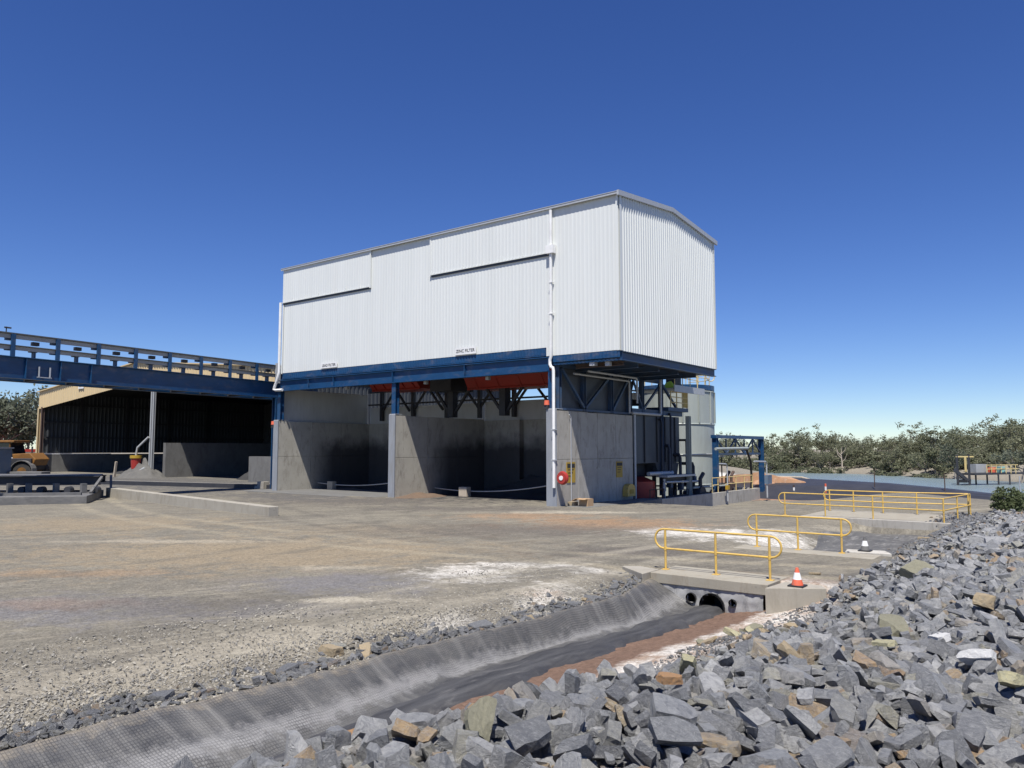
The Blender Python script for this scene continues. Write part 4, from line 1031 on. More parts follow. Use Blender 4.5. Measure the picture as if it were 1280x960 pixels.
MB().bar(gp(27.15, ZB + 1.1, .2), gp(27.15, ZB + 2.6, .2), .2, .35).build('end_post', 'galv', gt)
k = MB(); k.tube([gp(8.7, ZB + 2.4, -1.5), gp(8.7, ZB + 3.0, -1.5)], .03, 6); k.tube([gp(8.6, ZB + 2.95, -1.5), gp(8.95, ZB + 2.95, -1.5)], .05, 6); k.build('sensor_mast', 'darksteel', gt)
s = thing('kerb_block', 'pale L shaped concrete block at the foot of the gantry leg', 'block', (-26.6, 1.0, 0))
k = MB(); k.box(-27.6, .7, 0, -26.8, 1.2, .55); k.build('block', 'conclight', s, bevel=.02)
MB().box(-28.6, .7, 0, -27.62, 1.1, .22).build('foot', 'conclight', s, bevel=.02)

# ------------------------------------------------------------------ concentrate shed
sh = thing('storage_shed', 'wide open fronted shed with tan ribbed gable behind the conveyor', 'building', (-59.5, 7, 0))
SX0, SX1, SY0, SY1, APX = -84.8, -34.0, 7.0, 40.0, -59.4
def gtop(x): return 12.25 - 2.1 * abs(x - APX) / 25.4
fz = MB(); pr_ = []
x = SX0
while x < SX1 - .01:
    for t, h in ((0, 0), (.5, 0), (.6, 1), (.9, 1)):
        if x + t * .5 <= SX1: pr_.append((x + t * .5, h))
    x += .5
vv = []
for x, h in pr_:
    for z in (gtop(x) - 2.15, gtop(x)): vv.append((x, SY0 - .06 * h, z))
fz.add(vv, [(2 * i, 2 * i + 2, 2 * i + 3, 2 * i + 1) for i in range(len(pr_) - 1)]); fz.build('gable_fascia', 'tan', sh)
r_ = MB()
for xa, xb in ((SX0 - .2, APX), (APX, SX1 + .2)):
    r_.ext([(xa, SY0 - .25, gtop(xa) + .02), (xb, SY0 - .25, gtop(xb) + .02), (xb, SY0 - .25, gtop(xb) + .14), (xa, SY0 - .25, gtop(xa) + .14)], (0, SY1 - SY0 + .5, 0))
r_.build('roof', 'tan', sh)
r_ = MB()
for xa, xb in ((SX0 + .1, APX), (APX, SX1 - .1)):
    r_.ext([(xa, SY0 + .15, gtop(xa) - .12), (xb, SY0 + .15, gtop(xb) - .12), (xb, SY0 + .15, gtop(xb) - .06), (xa, SY0 + .15, gtop(xa) - .06)], (0, SY1 - SY0 - .3, 0))
r_.build('roof_dark_sheet', 'black', sh)  # black sheet added below the roof, stands in for its shaded underside
MB().ext([(SX0 + .1, SY0 + .01, gtop(SX0) - 2.1), (APX, SY0 + .01, gtop(APX) - 2.1), (SX1 - .1, SY0 + .01, gtop(SX1) - 2.1), (SX1 - .1, SY0 + .01, gtop(SX1) - .2), (APX, SY0 + .01, gtop(APX) - .2), (SX0 + .1, SY0 + .01, gtop(SX0) - .2)], (0, .06, 0)).build('fascia_dark_sheet', 'black', sh)  # same black stand-in for shade behind the fascia
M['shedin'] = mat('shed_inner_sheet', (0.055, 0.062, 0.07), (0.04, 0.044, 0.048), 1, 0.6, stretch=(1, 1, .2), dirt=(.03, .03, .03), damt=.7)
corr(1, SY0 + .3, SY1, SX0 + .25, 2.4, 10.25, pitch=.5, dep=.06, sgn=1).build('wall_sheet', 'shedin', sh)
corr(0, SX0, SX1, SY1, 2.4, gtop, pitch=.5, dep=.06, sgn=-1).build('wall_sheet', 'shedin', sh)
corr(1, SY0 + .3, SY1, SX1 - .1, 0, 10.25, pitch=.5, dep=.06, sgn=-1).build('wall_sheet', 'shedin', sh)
for z in (4.4, 6.4, 8.6): MB().bar((SX0 + .42, SY0 + .4, z), (SX0 + .42, SY1, z), .15, .22).build('girt', 'darksteel', sh)
for y in (12, 18, 24, 30): MB().bar((SX0 + .5, y, 2.4), (SX0 + .5, y, 9.8), .25, .3).build('inner_column', 'darksteel', sh)
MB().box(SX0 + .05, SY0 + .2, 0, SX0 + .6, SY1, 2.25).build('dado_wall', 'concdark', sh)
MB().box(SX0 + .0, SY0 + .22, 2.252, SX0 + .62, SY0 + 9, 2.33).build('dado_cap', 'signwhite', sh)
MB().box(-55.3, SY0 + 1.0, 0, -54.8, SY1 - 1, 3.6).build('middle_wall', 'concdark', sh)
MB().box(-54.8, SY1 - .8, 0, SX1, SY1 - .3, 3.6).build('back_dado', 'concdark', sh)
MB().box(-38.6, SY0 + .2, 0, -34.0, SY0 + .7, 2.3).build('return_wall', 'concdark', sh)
for x in (SX0 + .15, SX0 + 1.2): MB().ibeam((x, SY0 + .05, 0), (x, SY0 + .05, gtop(x) - 2.0), .32, .32, .05, up=(0, 1, 0)).build('post', 'tan' if x < SX0 + .5 else 'rust', sh)
for x in (-55.9, -55.5): MB().ibeam((x, SY0 - .05, 0), (x, SY0 - .05, 10.0), .24, .24, .05, up=(0, 1, 0)).build('post', 'greysheet', sh)
s = thing('sign', 'small white sign on the tan gable of the shed', 'sign', (-72.6, 6.85, 10.3))
MB().box(-73.3, 6.83, 10.05, -71.9, 6.87, 10.6).build('board', 'signwhite', s)
MB().box(-73.0, 6.815, 10.28, -72.2, 6.829, 10.36).build('text_line', 'signblack', s)
s = thing('dust_sampler', 'red and yellow canister hanging from an arm on the middle shed post', 'machine', (-56.6, 5.2, 0))
MB().cyl((-57.0, 6.0, .9), (-57.0, 6.0, 2.0), .42, .5, 20).build('canister', 'redbright', s, smooth=True)
MB().cyl((-57.0, 6.0, 2.0), (-57.0, 6.0, 2.3), .58, n=20).build('collar', 'signyellow', s, smooth=True)
MB().tube([(-57.0, 6.0, 2.3), (-56.95, 6.1, 3.1), (-55.9, 6.7, 4.2)], .11, 10).build('arm', 'greysheet', s, smooth=True)
MB().tube([(-57.0, 6.0, .9), (-56.8, 6.0, .5), (-56.0, 6.0, .7), (-55.6, 6.3, 1.0)], .16, 10).build('outlet_pipe', 'greysheet', s, smooth=True)
MB().box(-59.4, 5.6, .18, -55.8, 6.4, .32).build('base_frame', 'black', s)
tag(MB().bar((-60.7, 5.6, 0), (-60.4, 5.6, 1.6), .2, .2).build('leaning_stake', 'bone'), 'pale short stake leaning left of the red canister', 'stake')
# long dark floor grating edge in front of the shed
tag(MB().ext([(-46.5, -3.6, 0), (-26.2, 1.1, 0), (-26.2, 1.1, .3), (-46.5, -3.6, .3)], (-.18, .7, 0)).build('ground_beam', 'darksteel'), 'long dark steel beam lying on the apron before the shed', 'beam')
tag(MB().ext([(-47.5, -2.2, 0), (-27.0, 2.4, 0), (-27.0, 2.4, .24), (-47.5, -2.2, .24)], (-.1, .45, 0)).build('apron_kerb', 'conc'), 'long low concrete kerb behind the dark steel ground beam', 'kerb')
# low retaining kerb wall in the yard
k = MB(); k.ext([(-26.2, -11.0, -.3), (-6.6, -12.85, -.3), (-6.6, -12.85, .43), (-26.2, -11.0, .6)], (.05, .5, 0))
tag(k.build('kerb_wall', 'conclight', bevel=.02), 'long low pale concrete kerb wall ending in the middle of the yard', 'kerb wall')
k = MB(); k.ext([(-27.5, -10.6, -.3), (-8.0, -12.2, -.3), (-9.5, -10.5, -.3), (-27, -7.5, -.3)], (0, 0, .325))
tag(k.build('raised_slab', 'concdark'), kind='structure')

# ------------------------------------------------------------------ skid, loader and bins at the left edge
sk = thing('steel_skid', 'long weathered steel skid frame with two low decks lying in the yard', 'skid', cw(-27, 44.5))
def cwt(x, d, z): v_ = cw(x, d, z); return (v_.x, v_.y, v_.z)
MB().ext([cwt(-32.5, 40.5, -.05), cwt(-23.3, 42.6, -.05), cwt(-25.6, 48.7, -.05), cwt(-38, 48, -.05)], (0, 0, .5)).build('lower_deck', 'skid', sk, bevel=.03)
MB().bar(cwt(-33.0, 41.2, .52), cwt(-24.0, 43.3, .52), .22, .16).build('edge_beam', 'skid', sk)
for i, x in enumerate((-31, -29.3, -28.2, -26.6, -25.0)):
    MB().bar(cwt(x, 45.3, .45), cwt(x, 45.3, 1.0), .28, .28).build('pedestal', 'skid', sk)
    MB().cyl(cwt(x + .7, 45.2, .62), cwt(x + .7, 45.6, .62), .2, n=12).build('roller', 'darksteel', sk)
MB().ibeam(cwt(-34, 44.6, 1.18), cwt(-24.9, 46.9, 1.12), .5, .55, .06).build('upper_beam', 'darksteel', sk)
MB().ibeam(cwt(-36, 47.5, 1.2), cwt(-25.9, 49.4, 1.12), .4, .45, .06).build('upper_beam', 'darksteel', sk)
MB().ext([cwt(-34, 45.0, 1.42), cwt(-25.0, 47.2, 1.36), cwt(-26.0, 49.3, 1.36), cwt(-36, 47.5, 1.42)], (0, 0, .06)).build('upper_deck', 'skid', sk)
MB().bar(cwt(-24.8, 46.9, 1.3), cwt(-24.2, 44.6, .5), .14, .14).build('end_brace', 'skid', sk)
MB().bar(cwt(-25.5, 49.3, 1.3), cwt(-24.9, 48.2, .5), .14, .14).build('end_brace', 'skid', sk)

ld = thing('wheel_loader', 'dirty yellow wheel loader parked behind the blue grey bin', 'loader', cw(-45.5, 72))
def cb(x0, d0, z0, x1, d1, z1):
    return MB().ext([cwt(x0, d0, z0), cwt(x1, d0, z0), cwt(x1, d1, z0), cwt(x0, d1, z0)], (0, 0, z1 - z0))
cb(-47.2, 71.8, 1.0, -44.6, 74.2, 2.1).build('chassis', 'darksteel', ld, bevel=.05)
k = MB(); k.ext([cwt(-46.3, 72, 1.5), cwt(-44.6, 72, 1.4), cwt(-44.3, 72, 2.0), cwt(-44.9, 72, 2.6), cwt(-46.6, 72, 2.5)], tuple(cw(0, 2.2) - cw(0, 0))); k.build('engine_cover', 'machyellow', ld, bevel=.06)
k = MB(); k.ext([cwt(-48.2, 72, 2.2), cwt(-46.4, 72, 2.2), cwt(-46.8, 72, 3.55), cwt(-48.1, 72, 3.55)], tuple(cw(0, 2.0) - cw(0, 0))); k.build('cab', 'glass', ld, bevel=.04)
cb(-48.5, 71.8, 3.57, -46.3, 74.2, 3.78).build('cab_roof', 'machyellow', ld, bevel=.05)
for x in (-48.15, -46.75): MB().bar(cwt(x, 71.95, 2.2), cwt(x, 71.95, 3.56), .1, .1).build('cab_pillar', 'machyellow', ld)
MB().tube([cwt(-45.3, 73, 2.5), cwt(-45.3, 73, 3.2)], .08, 8).build('exhaust', 'darksteel', ld, smooth=True)
for x in (-45.3, -49.0):
    for d in (71.6, 74.0):
        k = MB(); c0 = cw(x, d, .85); c1 = cw(x, d + .55, .85); k.cyl(c0, c1, .85, n=28); wh = k.build('wheel', 'rubber', ld, smooth=True)
        k = MB(); k.cyl(cw(x, d - .03, .85), cw(x, d + .5, .85), .42, n=20); k.build('rim', 'machyellow', wh, smooth=True)
u = Vector(cw(1, 0) - cw(0, 0)); 
k = MB(); a_ = arc(cw(-45.3, 71.5, .85), 1.05, 0, math.pi, u, (0, 0, 1), 10)
for i in range(10): k.bar(a_[i] + (cw(0, .3) - cw(0, 0)), a_[i + 1] + (cw(0, .3) - cw(0, 0)), .7, .06, up=tuple((a_[i] - cw(-45.3, 71.5, .85)).normalized()))
k.build('mudguard', 'skid', ld)
bn = thing('steel_bin', 'tall blue grey ribbed steel bin at the left edge of the yard', 'bin', cw(-46.5, 68))
cb(-49.5, 67, .15, -45.0, 69.6, 3.0).build('body', 'bluebin', bn, bevel=.03)
for i in range(7): cb(-49.3 + i * .7, 66.86, .2, -49.1 + i * .7, 66.995, 2.95).build('rib', 'bluedull', bn)
cb(-49.6, 66.85, 3.0, -44.9, 69.75, 3.12).build('rim', 'galv', bn)
tag(cb(-45.0, 69.0, .1, -41.9, 70.4, .95).build('steel_trough', 'skid', bevel=.05), 'low grey steel trough in front of the loader wheel', 'trough')
s = thing('site_hut', 'long low cream hut with red roof edge behind the loader', 'hut', cw(-72, 112))
cb(-80, 112, 0, -66.0, 116, 2.5).build('wall', 'signwhite', s); cb(-80.3, 111.6, 2.5, -65.6, 116.4, 2.9).build('roof', 'red', s)
cb(-67.8, 111.9, .9, -66.9, 111.99, 2.0).build('window', 'glass', s)
tag(cb(-68.5, 110.4, .0, -67.6, 111.2, 1.9).build('site_cabinet', 'tan', bevel=.05), 'small tan cabinet standing before the cream hut', 'cabinet')

# ------------------------------------------------------------------ culvert crossing in front
cv = thing('culvert_crossing', 'concrete culvert crossing with pipes over the lined drain', 'culvert', (15.6, -16, 0))
M['deck'] = concrete('deck_concrete', (0.34, 0.315, 0.255), (0.29, 0.265, 0.21), (0.24, 0.20, 0.145))
k = MB(); k.box(14.22, -16.38, -.22, 17.12, -15.0, .02); k.build('deck_slab', 'deck', cv, bevel=.012)
k = MB(); k.box(14.0, -10.6, -.25, 18.0, -9.62, .02); k.build('rear_slab', 'deck', cv, bevel=.012)
M['mortar'] = concrete('salted_mortar', (0.42, 0.42, 0.41), (0.27, 0.27, 0.265), (0.13, 0.13, 0.13))
hw = MB(); rowsN = []
nx_, nz_ = 40, 12
for j in range(nz_ + 1):
    for i in range(nx_ + 1):
        x = 14.5 + (17.0 - 14.5) * i / nx_; z = -.95 + .75 * j / nz_
        hw.v.append((x, -16.345 + .03 * mnoise.noise(Vector((x * 3, z * 3, 0))) + .03 * mnoise.noise(Vector((x * 9, z * 9, 2))) + 0, z))
for j in range(nz_):
    for i in range(nx_):
        a = j * (nx_ + 1) + i
        xm = 14.5 + 2.5 * (i + .5) / nx_; zm = -.95 + .75 * (j + .5) / nz_
        if math.hypot(xm - 15.80, zm + .62) < .29 or math.hypot(xm - 15.28, zm + .48) < .1 or math.hypot(xm - 16.3, zm + .48) < .07: continue
        hw.f.append((a, a + 1, a + nx_ + 2, a + nx_ + 1))
hw.build('headwall', 'mortar', cv, smooth=True)
for x, z, r in ((15.80, -.62, .31), (15.28, -.48, .125), (16.3, -.48, .09)):
    k = MB(); k.tube([(x, -16.41, z), (x, -13.5, z)], r, 24, caps=False); k.tube([(x, -16.41, z), (x, -13.5, z)], r * .9, 24, caps=False)
    n = 24; ring0 = len(k.v)
    k.build('culvert_pipe', 'black', cv, smooth=True)
k = MB(); k.box(14.4, -13.4, -1.2, 17, -13.2, -.24); k.box(13.9, -15.6, -1.2, 14.38, -13.2, -.24); k.box(17.02, -15.6, -1.2, 17.4, -13.2, -.24); k.build('culvert_chamber', 'concdark', cv)
def block(name, poly, z0, z1, label, m='conclight'):
    k = MB(); k.ext([(x, y, z0) for x, y in poly], (0, 0, z1 - z0)); return tag(k.build(name, m, bevel=.015), label, 'concrete block')
block('wing_block', [(13.2, -15.98), (14.2, -16.75), (14.205, -15.9), (13.6, -15.7)], -.5, .03, 'angled concrete wing block at the left end of the culvert deck')
block('wing_block', [(17.22, -16.82), (18.3, -16.08), (18.1, -15.75), (17.3, -15.78)], -.6, .03, 'angled concrete wing block carrying the traffic cone')
M['slabwhite'] = concrete('pale_slab', (0.50, 0.48, 0.43), (0.42, 0.40, 0.35), (0.30, 0.27, 0.22))
k = MB(); k.ext([(17.0, -9.6, -.12), (18.2, -9.3, -.12), (17.9, -8.7, -.12), (16.9, -9.0, -.12)], (0, 0, .16)); tag(k.build('pale_slab', 'slabwhite', bevel=.02), 'pale concrete slab under the dusty traffic cone', 'slab')

RG = 'yellow handrails along the drain crossings'
handrail('handrail', [(14.32, -15.75, .02), (15.65, -15.75, .02), (16.96, -15.75, .02)], 1.0, 'yellow', 'yellow handrail on the near edge of the culvert deck', 'handrail', group=RG, r=.026)
handrail('handrail', [(14.5, -9.9, .02), (15.75, -9.9, .02), (17.0, -9.9, .02)], .98, 'yellow', 'yellow handrail on the far edge of the culvert deck', 'handrail', group=RG, r=.026)
handrail('handrail', [(11.3, 2.35, 0), (13.1, 2.3, 0), (15.1, 2.2, 0), (17.8, 2.1, 0), (18.0, 4.2, 0), (18.2, 6.4, 0)], 1.0, 'yellow', 'long yellow handrail of the far crossing that turns a corner', 'handrail', group=RG, r=.028, both=False)
handrail('handrail', [(12.3, 5.9, 0), (13.4, 5.9, 0), (14.7, 5.9, 0), (16.1, 6.1, 0), (18.1, 6.6, 0)], 1.0, 'yellow', 'yellow handrail on the rear edge of the far crossing', 'handrail', group=RG, r=.028, both=False)
fc = thing('far_crossing', 'low concrete headwall under the far yellow handrails', 'wall', (15, 2.4, 0))
MB().box(12.1, 1.95, -.7, 18.2, 2.2, .03).build('headwall', 'conc', fc, bevel=.015); MB().box(12.1, 2.205, -.2, 18.2, 6.6, .015).build('deck', 'deck', fc)

# traffic cones
def cone(x, y, z, label, mats):
    c_ = thing('traffic_cone', label, 'traffic cone', (x, y, z))
    MB().box(x - .17, y - .17, z, x + .17, y + .17, z + .035).build('base', mats[0], c_, bevel=.01)
    prof = lambda t: .125 * (1 - t) + .03 * t
    for (t0, t1, nm, m) in ((0, .32, 'lower_body', mats[1]), (.32, .72, 'reflective_band', 'signwhite'), (.72, 1, 'tip', mats[2])):
        MB().cyl((x, y, z + .035 + .37 * t0), (x, y, z + .035 + .37 * t1), prof(t0), prof(t1), 24).build(nm, m, c_, smooth=True)
    return c_
cone(17.72, -16.2, .03, 'orange and white traffic cone on the concrete wing block', ('black', 'orange', 'orange'))
cone(17.45, -9.15, .04, 'dusty white banded traffic cone on the pale slab beyond the deck', ('black', 'skid', 'skid'))

# ------------------------------------------------------------------ rocks
def rock_mesh(seed, sub=3, flat=.5, cuts=9, name='rock'):
    r_ = random.Random(seed)
    bm = bmesh.new(); bmesh.ops.create_cube(bm, size=2)
    hy = .45 + .4 * r_.random()
    for v_ in bm.verts: v_.co = Vector((v_.co.x * .92, v_.co.y * hy, v_.co.z * flat))
    for k in range(cuts):
        n = Vector((r_.gauss(0, 1), r_.gauss(0, 1), r_.gauss(0, .5)))
        if k > cuts - 3: n = Vector((r_.gauss(0, .35), r_.gauss(0, .35), 1 if k % 2 else -1))
        n.normalize()
        ext = abs(n.x) * .92 + abs(n.y) * hy + abs(n.z) * flat
        d = ext * (.48 + .36 * r_.random())
        g = bm.verts[:] + bm.edges[:] + bm.faces[:]
        bmesh.ops.bisect_plane(bm, geom=g, plane_co=n * d, plane_no=n, clear_outer=True)
        ed = [e for e in bm.edges if e.is_boundary]
        if ed: bmesh.ops.holes_fill(bm, edges=ed)
    bmesh.ops.remove_doubles(bm, verts=bm.verts, dist=.03)
    bmesh.ops.triangulate(bm, faces=bm.faces)
    if sub:
        for it in range(sub):
            es = [e for e in bm.edges if e.calc_length() > (.6, .36, .22)[it]]
            if es: bmesh.ops.subdivide_edges(bm, edges=es, cuts=1, use_grid_fill=False)
            bmesh.ops.triangulate(bm, faces=bm.faces)
        off = Vector((r_.random() * 50, r_.random() * 50, 0))
        for v_ in bm.verts:
            q = v_.co
            n3 = Vector((mnoise.noise(q * 2.2 + off), mnoise.noise(q * 2.2 + off + Vector((9, 3, 1))), mnoise.noise(q * 2.2 + off + Vector((2, 8, 5)))))
            n4 = Vector((mnoise.noise(q * 7 + off), mnoise.noise(q * 7 + off + Vector((9, 3, 1))), mnoise.noise(q * 7 + off + Vector((2, 8, 5)))))
            v_.co = q + n3 * .055 + n4 * .03
    bmesh.ops.recalc_face_normals(bm, faces=bm.faces)
    zz = [v_.co.z for v_ in bm.verts]
    me = bpy.data.meshes.new(name); bm.to_mesh(me); bm.free(); return me
hero = [rock_mesh(100 + i, 3, .20 + .34 * ((i * 37) % 10) / 10, 5 + i % 4) for i in range(34)]
for h in hero: h.materials.append(M['rock'])
low = [rock_mesh(400 + i, 1, .3 + .3 * ((i * 37) % 10) / 10, 6) for i in range(26)]
tiny = [rock_mesh(700 + i, 0, .4 + .3 * (i % 3) / 3, 5) for i in range(14)]
def arr(me):
    n = len(me.vertices); co = np.empty(n * 3); me.vertices.foreach_get('co', co)
    f = [tuple(p.vertices) for p in me.polygons]
    return co.reshape(-1, 3), np.array([list(t) for t in f if len(t) == 3])
LOW = [arr(m) for m in low]; TINY = [arr(m) for m in tiny]; HERO = [arr(m) for m in hero]
fwd = Vector((-SY, CY, 0)); rgt = Vector((CY, SY, 0))
def camspace(x, y): 
    dx, dy = x - CAMP.x, y - CAMP.y
    return dx * rgt.x + dy * rgt.y, dx * fwd.x + dy * fwd.y
class Joined:
    def __init__(s): s.V = []; s.F = []; s.n = 0
    def add(s, src, mtx):
        co, f = src
        m = np.array(mtx)
        s.V.append(co @ m[:3, :3].T + m[:3, 3]); s.F.append(f + s.n); s.n += len(co)
    def build(s, name, m):
        V = np.concatenate(s.V); F = np.concatenate(s.F)
        me = bpy.data.meshes.new(name)
        me.vertices.add(len(V)); me.vertices.foreach_set('co', V.ravel())
        me.loops.add(len(F) * 3); me.loops.foreach_set('vertex_index', F.ravel().astype(np.int32))
        me.polygons.add(len(F)); me.polygons.foreach_set('loop_start', np.arange(0, len(F) * 3, 3, dtype=np.int32)); me.polygons.foreach_set('loop_total', np.full(len(F), 3, dtype=np.int32))
        me.update(calc_edges=True); me.validate(); me.polygons.foreach_set('use_smooth', [False] * len(F))
        me.materials.append(M[m]); o = bpy.data.objects.new(name, me); COL.objects.link(o); return o
def rot_rand(r_, tiltmax=.6):
    from mathutils import Euler
    return Euler((r_.gauss(0, tiltmax), r_.gauss(0, tiltmax), r_.uniform(0, 6.283))).to_matrix().to_4x4()
rr_ = random.Random(77)
cand = []
grid = {}
def free(x, y, rad, k):
    ci, cj = int(x / .5), int(y / .5)
    for i in range(ci - 2, ci + 3):
        for j in range(cj - 2, cj + 3):
            for (a, b, c_) in grid.get((i, j), ()):
                if (a - x) ** 2 + (b - y) ** 2 < ((rad + c_) * k) ** 2: return False
    return True
def place(x, y, rad): grid.setdefault((int(x / .5), int(y / .5)), []).append((x, y, rad))
def toe_x(y): return interp(y, [-40, -29.5, -27.5, -25, -21, -18.5, -17, -15, -12, 0, 8], [18.75, 18.6, 18.6, 18.85, 18.6, 18.75, 18.35, 18.3, 18.6, 18.9, 18.9])
SPECIAL = [  # kind, cam x, cam d  (special stones, see labels below)
]
bigs = []
sizes = sorted([rr_.uniform(.15, .23) for _ in range(150)] + [rr_.uniform(.09, .15) for _ in range(1300)] + [rr_.uniform(.045, .09) for _ in range(14000)], reverse=True)
nbig = 0
for s_ in sizes:
    y = rr_.uniform(-34.5, 9.5); x = rr_.uniform(17.9, 24.5)
    if s_ < .12 and rr_.random() < .5: y = rr_.uniform(-33.5, -18)
    if math.hypot(x - CAMP.x, y - CAMP.y) < 1.6: continue
    if x < toe_x(y) + .05: continue
    if s_ > .16 and math.hypot(x - CAMP.x, y - CAMP.y) < 5.0: continue
    if s_ > .11 and x < toe_x(y) + .9 and y > -28: continue
    if not free(x, y, s_, .74): continue
    place(x, y, s_); bigs.append((x, y, s_))
# which boulders show largest in the photograph
scored = []
for (x, y, s_) in bigs:
    a, d = camspace(x, y)
    vis = d > 2.6 and abs(a / d) < .70
    scored.append(((s_ / d if vis else 0), x, y, s_))
scored.sort(reverse=True)
GROCK = 'grey slate boulders of the rock bund'
rub = Joined(); count = 0
for i, (sc_, x, y, s_) in enumerate(scored):
    z = hgt(x, y)
    rm = rot_rand(rr_, .4)
    asp = rr_.uniform(.75, 1.35)
    mt = Matrix.Translation((x, y, z + s_ * .26)) @ rm @ Matrix.Diagonal((s_ * 1.3 * asp, s_ * 1.25, s_ * 1.25, 1))
    if count < 245 and sc_ > 0:
        o = bpy.data.objects.new('boulder', hero[rr_.randrange(len(hero))]); COL.objects.link(o); o.matrix_world = mt
        tag(o, 'grey angular slate boulder among the heaped rocks of the bund', 'rock', GROCK); count += 1
    else:
        src = HERO if sc_ > .012 else LOW
        rub.add(src[rr_.randrange(len(src))], mt)
# smaller stones filling the gaps
for n_try in range(20000):
    y = rr_.uniform(-34.5, 9.5) if rr_.random() < .5 else rr_.uniform(-33, -22); x = rr_.uniform(18.0, 24.0)
    a, d = camspace(x, y)
    if d < 2.2 or abs(a / d) > .8 or x < toe_x(y) - .15 + .2 * rr_.random(): continue
    s_ = .02 + .075 * rr_.random() ** 1.8
    z = hgt(x, y) + s_ * rr_.uniform(.1, 1.6) + (.05 if rr_.random() < .5 else 0)
    mt = Matrix.Translation((x, y, z)) @ rot_rand(rr_, .6) @ Matrix.Diagonal((s_ * 1.4, s_ * 1.2, s_, 1))
    rub.add(LOW[rr_.randrange(len(LOW))] if s_ / d > .006 else TINY[rr_.randrange(len(TINY))], mt)
tag(rub.build('rock_rubble', 'rockstuff'), 'smaller grey slate rubble packed between the boulders of the bund', 'rubble', kind='stuff')
def onbund(px_x, d, lift=.12):
    p = cw(px_x, d); return p.x, p.y, hgt(p.x, p.y) + lift
def special(name, mat_, a, d, s_, label, hv, dims=(1.3, 1.1, 1.0), tilt=.3, lift=.15, group=None):
    p = cw(a, d); s_ *= .75; me = hero[hv].copy(); me.materials.clear(); me.materials.append(M[mat_])
    o = bpy.data.objects.new(name, me); COL.objects.link(o)
    o.matrix_world = Matrix.Translation((p.x, p.y, hgt(p.x, p.y) + lift)) @ rot_rand(rr_, tilt) @ Matrix.Diagonal((s_ * dims[0], s_ * dims[1], s_ * dims[2], 1))
    return tag(o, label, 'rock', group)
# (screen ray, distance) turned into metres right of and ahead of the viewer
def sp(px, d): return (px - 640) / 963 * d
special('boulder', 'rockorange', sp(446, 5.0), 5.0, .17, 'orange brown boulder at the left end of the rock bund', 3, lift=.2)
special('boulder', 'rockyellow', sp(868, 7.6), 7.6, .15, 'pale yellow boulder on the near slope below the salt strip', 7, lift=.22)
special('boulder', 'rockorange', sp(831, 5.2), 5.2, .09, 'small orange stone among the nearest grey boulders', 5, lift=.2)
special('boulder', 'rockwhite', sp(1204, 6.0), 6.0, .15, 'bright white slab leaning among the grey boulders on the right', 21, (1.3, .8, 1.0), lift=.22)
special('boulder', 'rockwhite', sp(1163, 6.8), 6.8, .10, 'small white block just behind the leaning white slab', 12, lift=.22)
special('boulder', 'rocktan', sp(1220, 8.3), 8.3, .2, 'large tan brown boulder near the right edge', 14, lift=.25)
special('boulder', 'rockyellow', sp(856, 5.8), 5.8, .1, 'small pale yellow stone between near grey boulders', 15, lift=.2)
special('boulder', 'rockyellow', sp(1095, 6.3), 6.3, .09, 'small yellow stone in the middle of the rock slope', 16, lift=.25)
special('boulder', 'rockyellow', sp(1245, 5.2), 5.2, .11, 'yellow stained stone low at the right edge', 17, lift=.25)
special('boulder', 'rocktan', sp(982, 6.0), 6.0, .13, 'flat tan boulder left of the dark hollow', 18, lift=.2)
special('boulder', 'rockorange', sp(557, 6.6), 6.6, .09, 'small orange stone on the crest at the left of the bund', 20, lift=.3)
special('boulder', 'rockolive', sp(600, 4.3), 4.3, .17, 'olive green boulder at the bottom edge of the photo', 2, lift=.22)
special('boulder', 'rockolive', sp(1105, 7.4), 7.4, .22, 'lichen coloured olive boulder in the middle of the rock slope', 22, lift=.2)
special('boulder', 'rockolive', sp(1140, 13.5), 13.5, .3, 'olive grey boulder high on the slope right of the wing block', 24, lift=.2)
# tan and yellow stones at the toe below the wing block
tt = 0
for i in range(16):
    y = rr_.uniform(-21.5, -17.7); x = rr_.uniform(17.7, 18.6)
    s_ = rr_.uniform(.07, .16); me = HERO
    o = bpy.data.objects.new('toe_stone', hero[rr_.randrange(30)].copy()); o.data.materials.clear(); o.data.materials.append(M[('rocktan', 'rockyellow', 'rocktan', 'rockolive')[i % 4]]); COL.objects.link(o)
    o.matrix_world = Matrix.Translation((x, y, hgt(x, y) + s_ * .25)) @ rot_rand(rr_, .3) @ Matrix.Diagonal((s_ * 1.3, s_, s_ * .9, 1))
    tag(o, 'tan or yellow stone at the toe of the bund below the wing block', 'rock', 'tan stones at the toe of the bund')
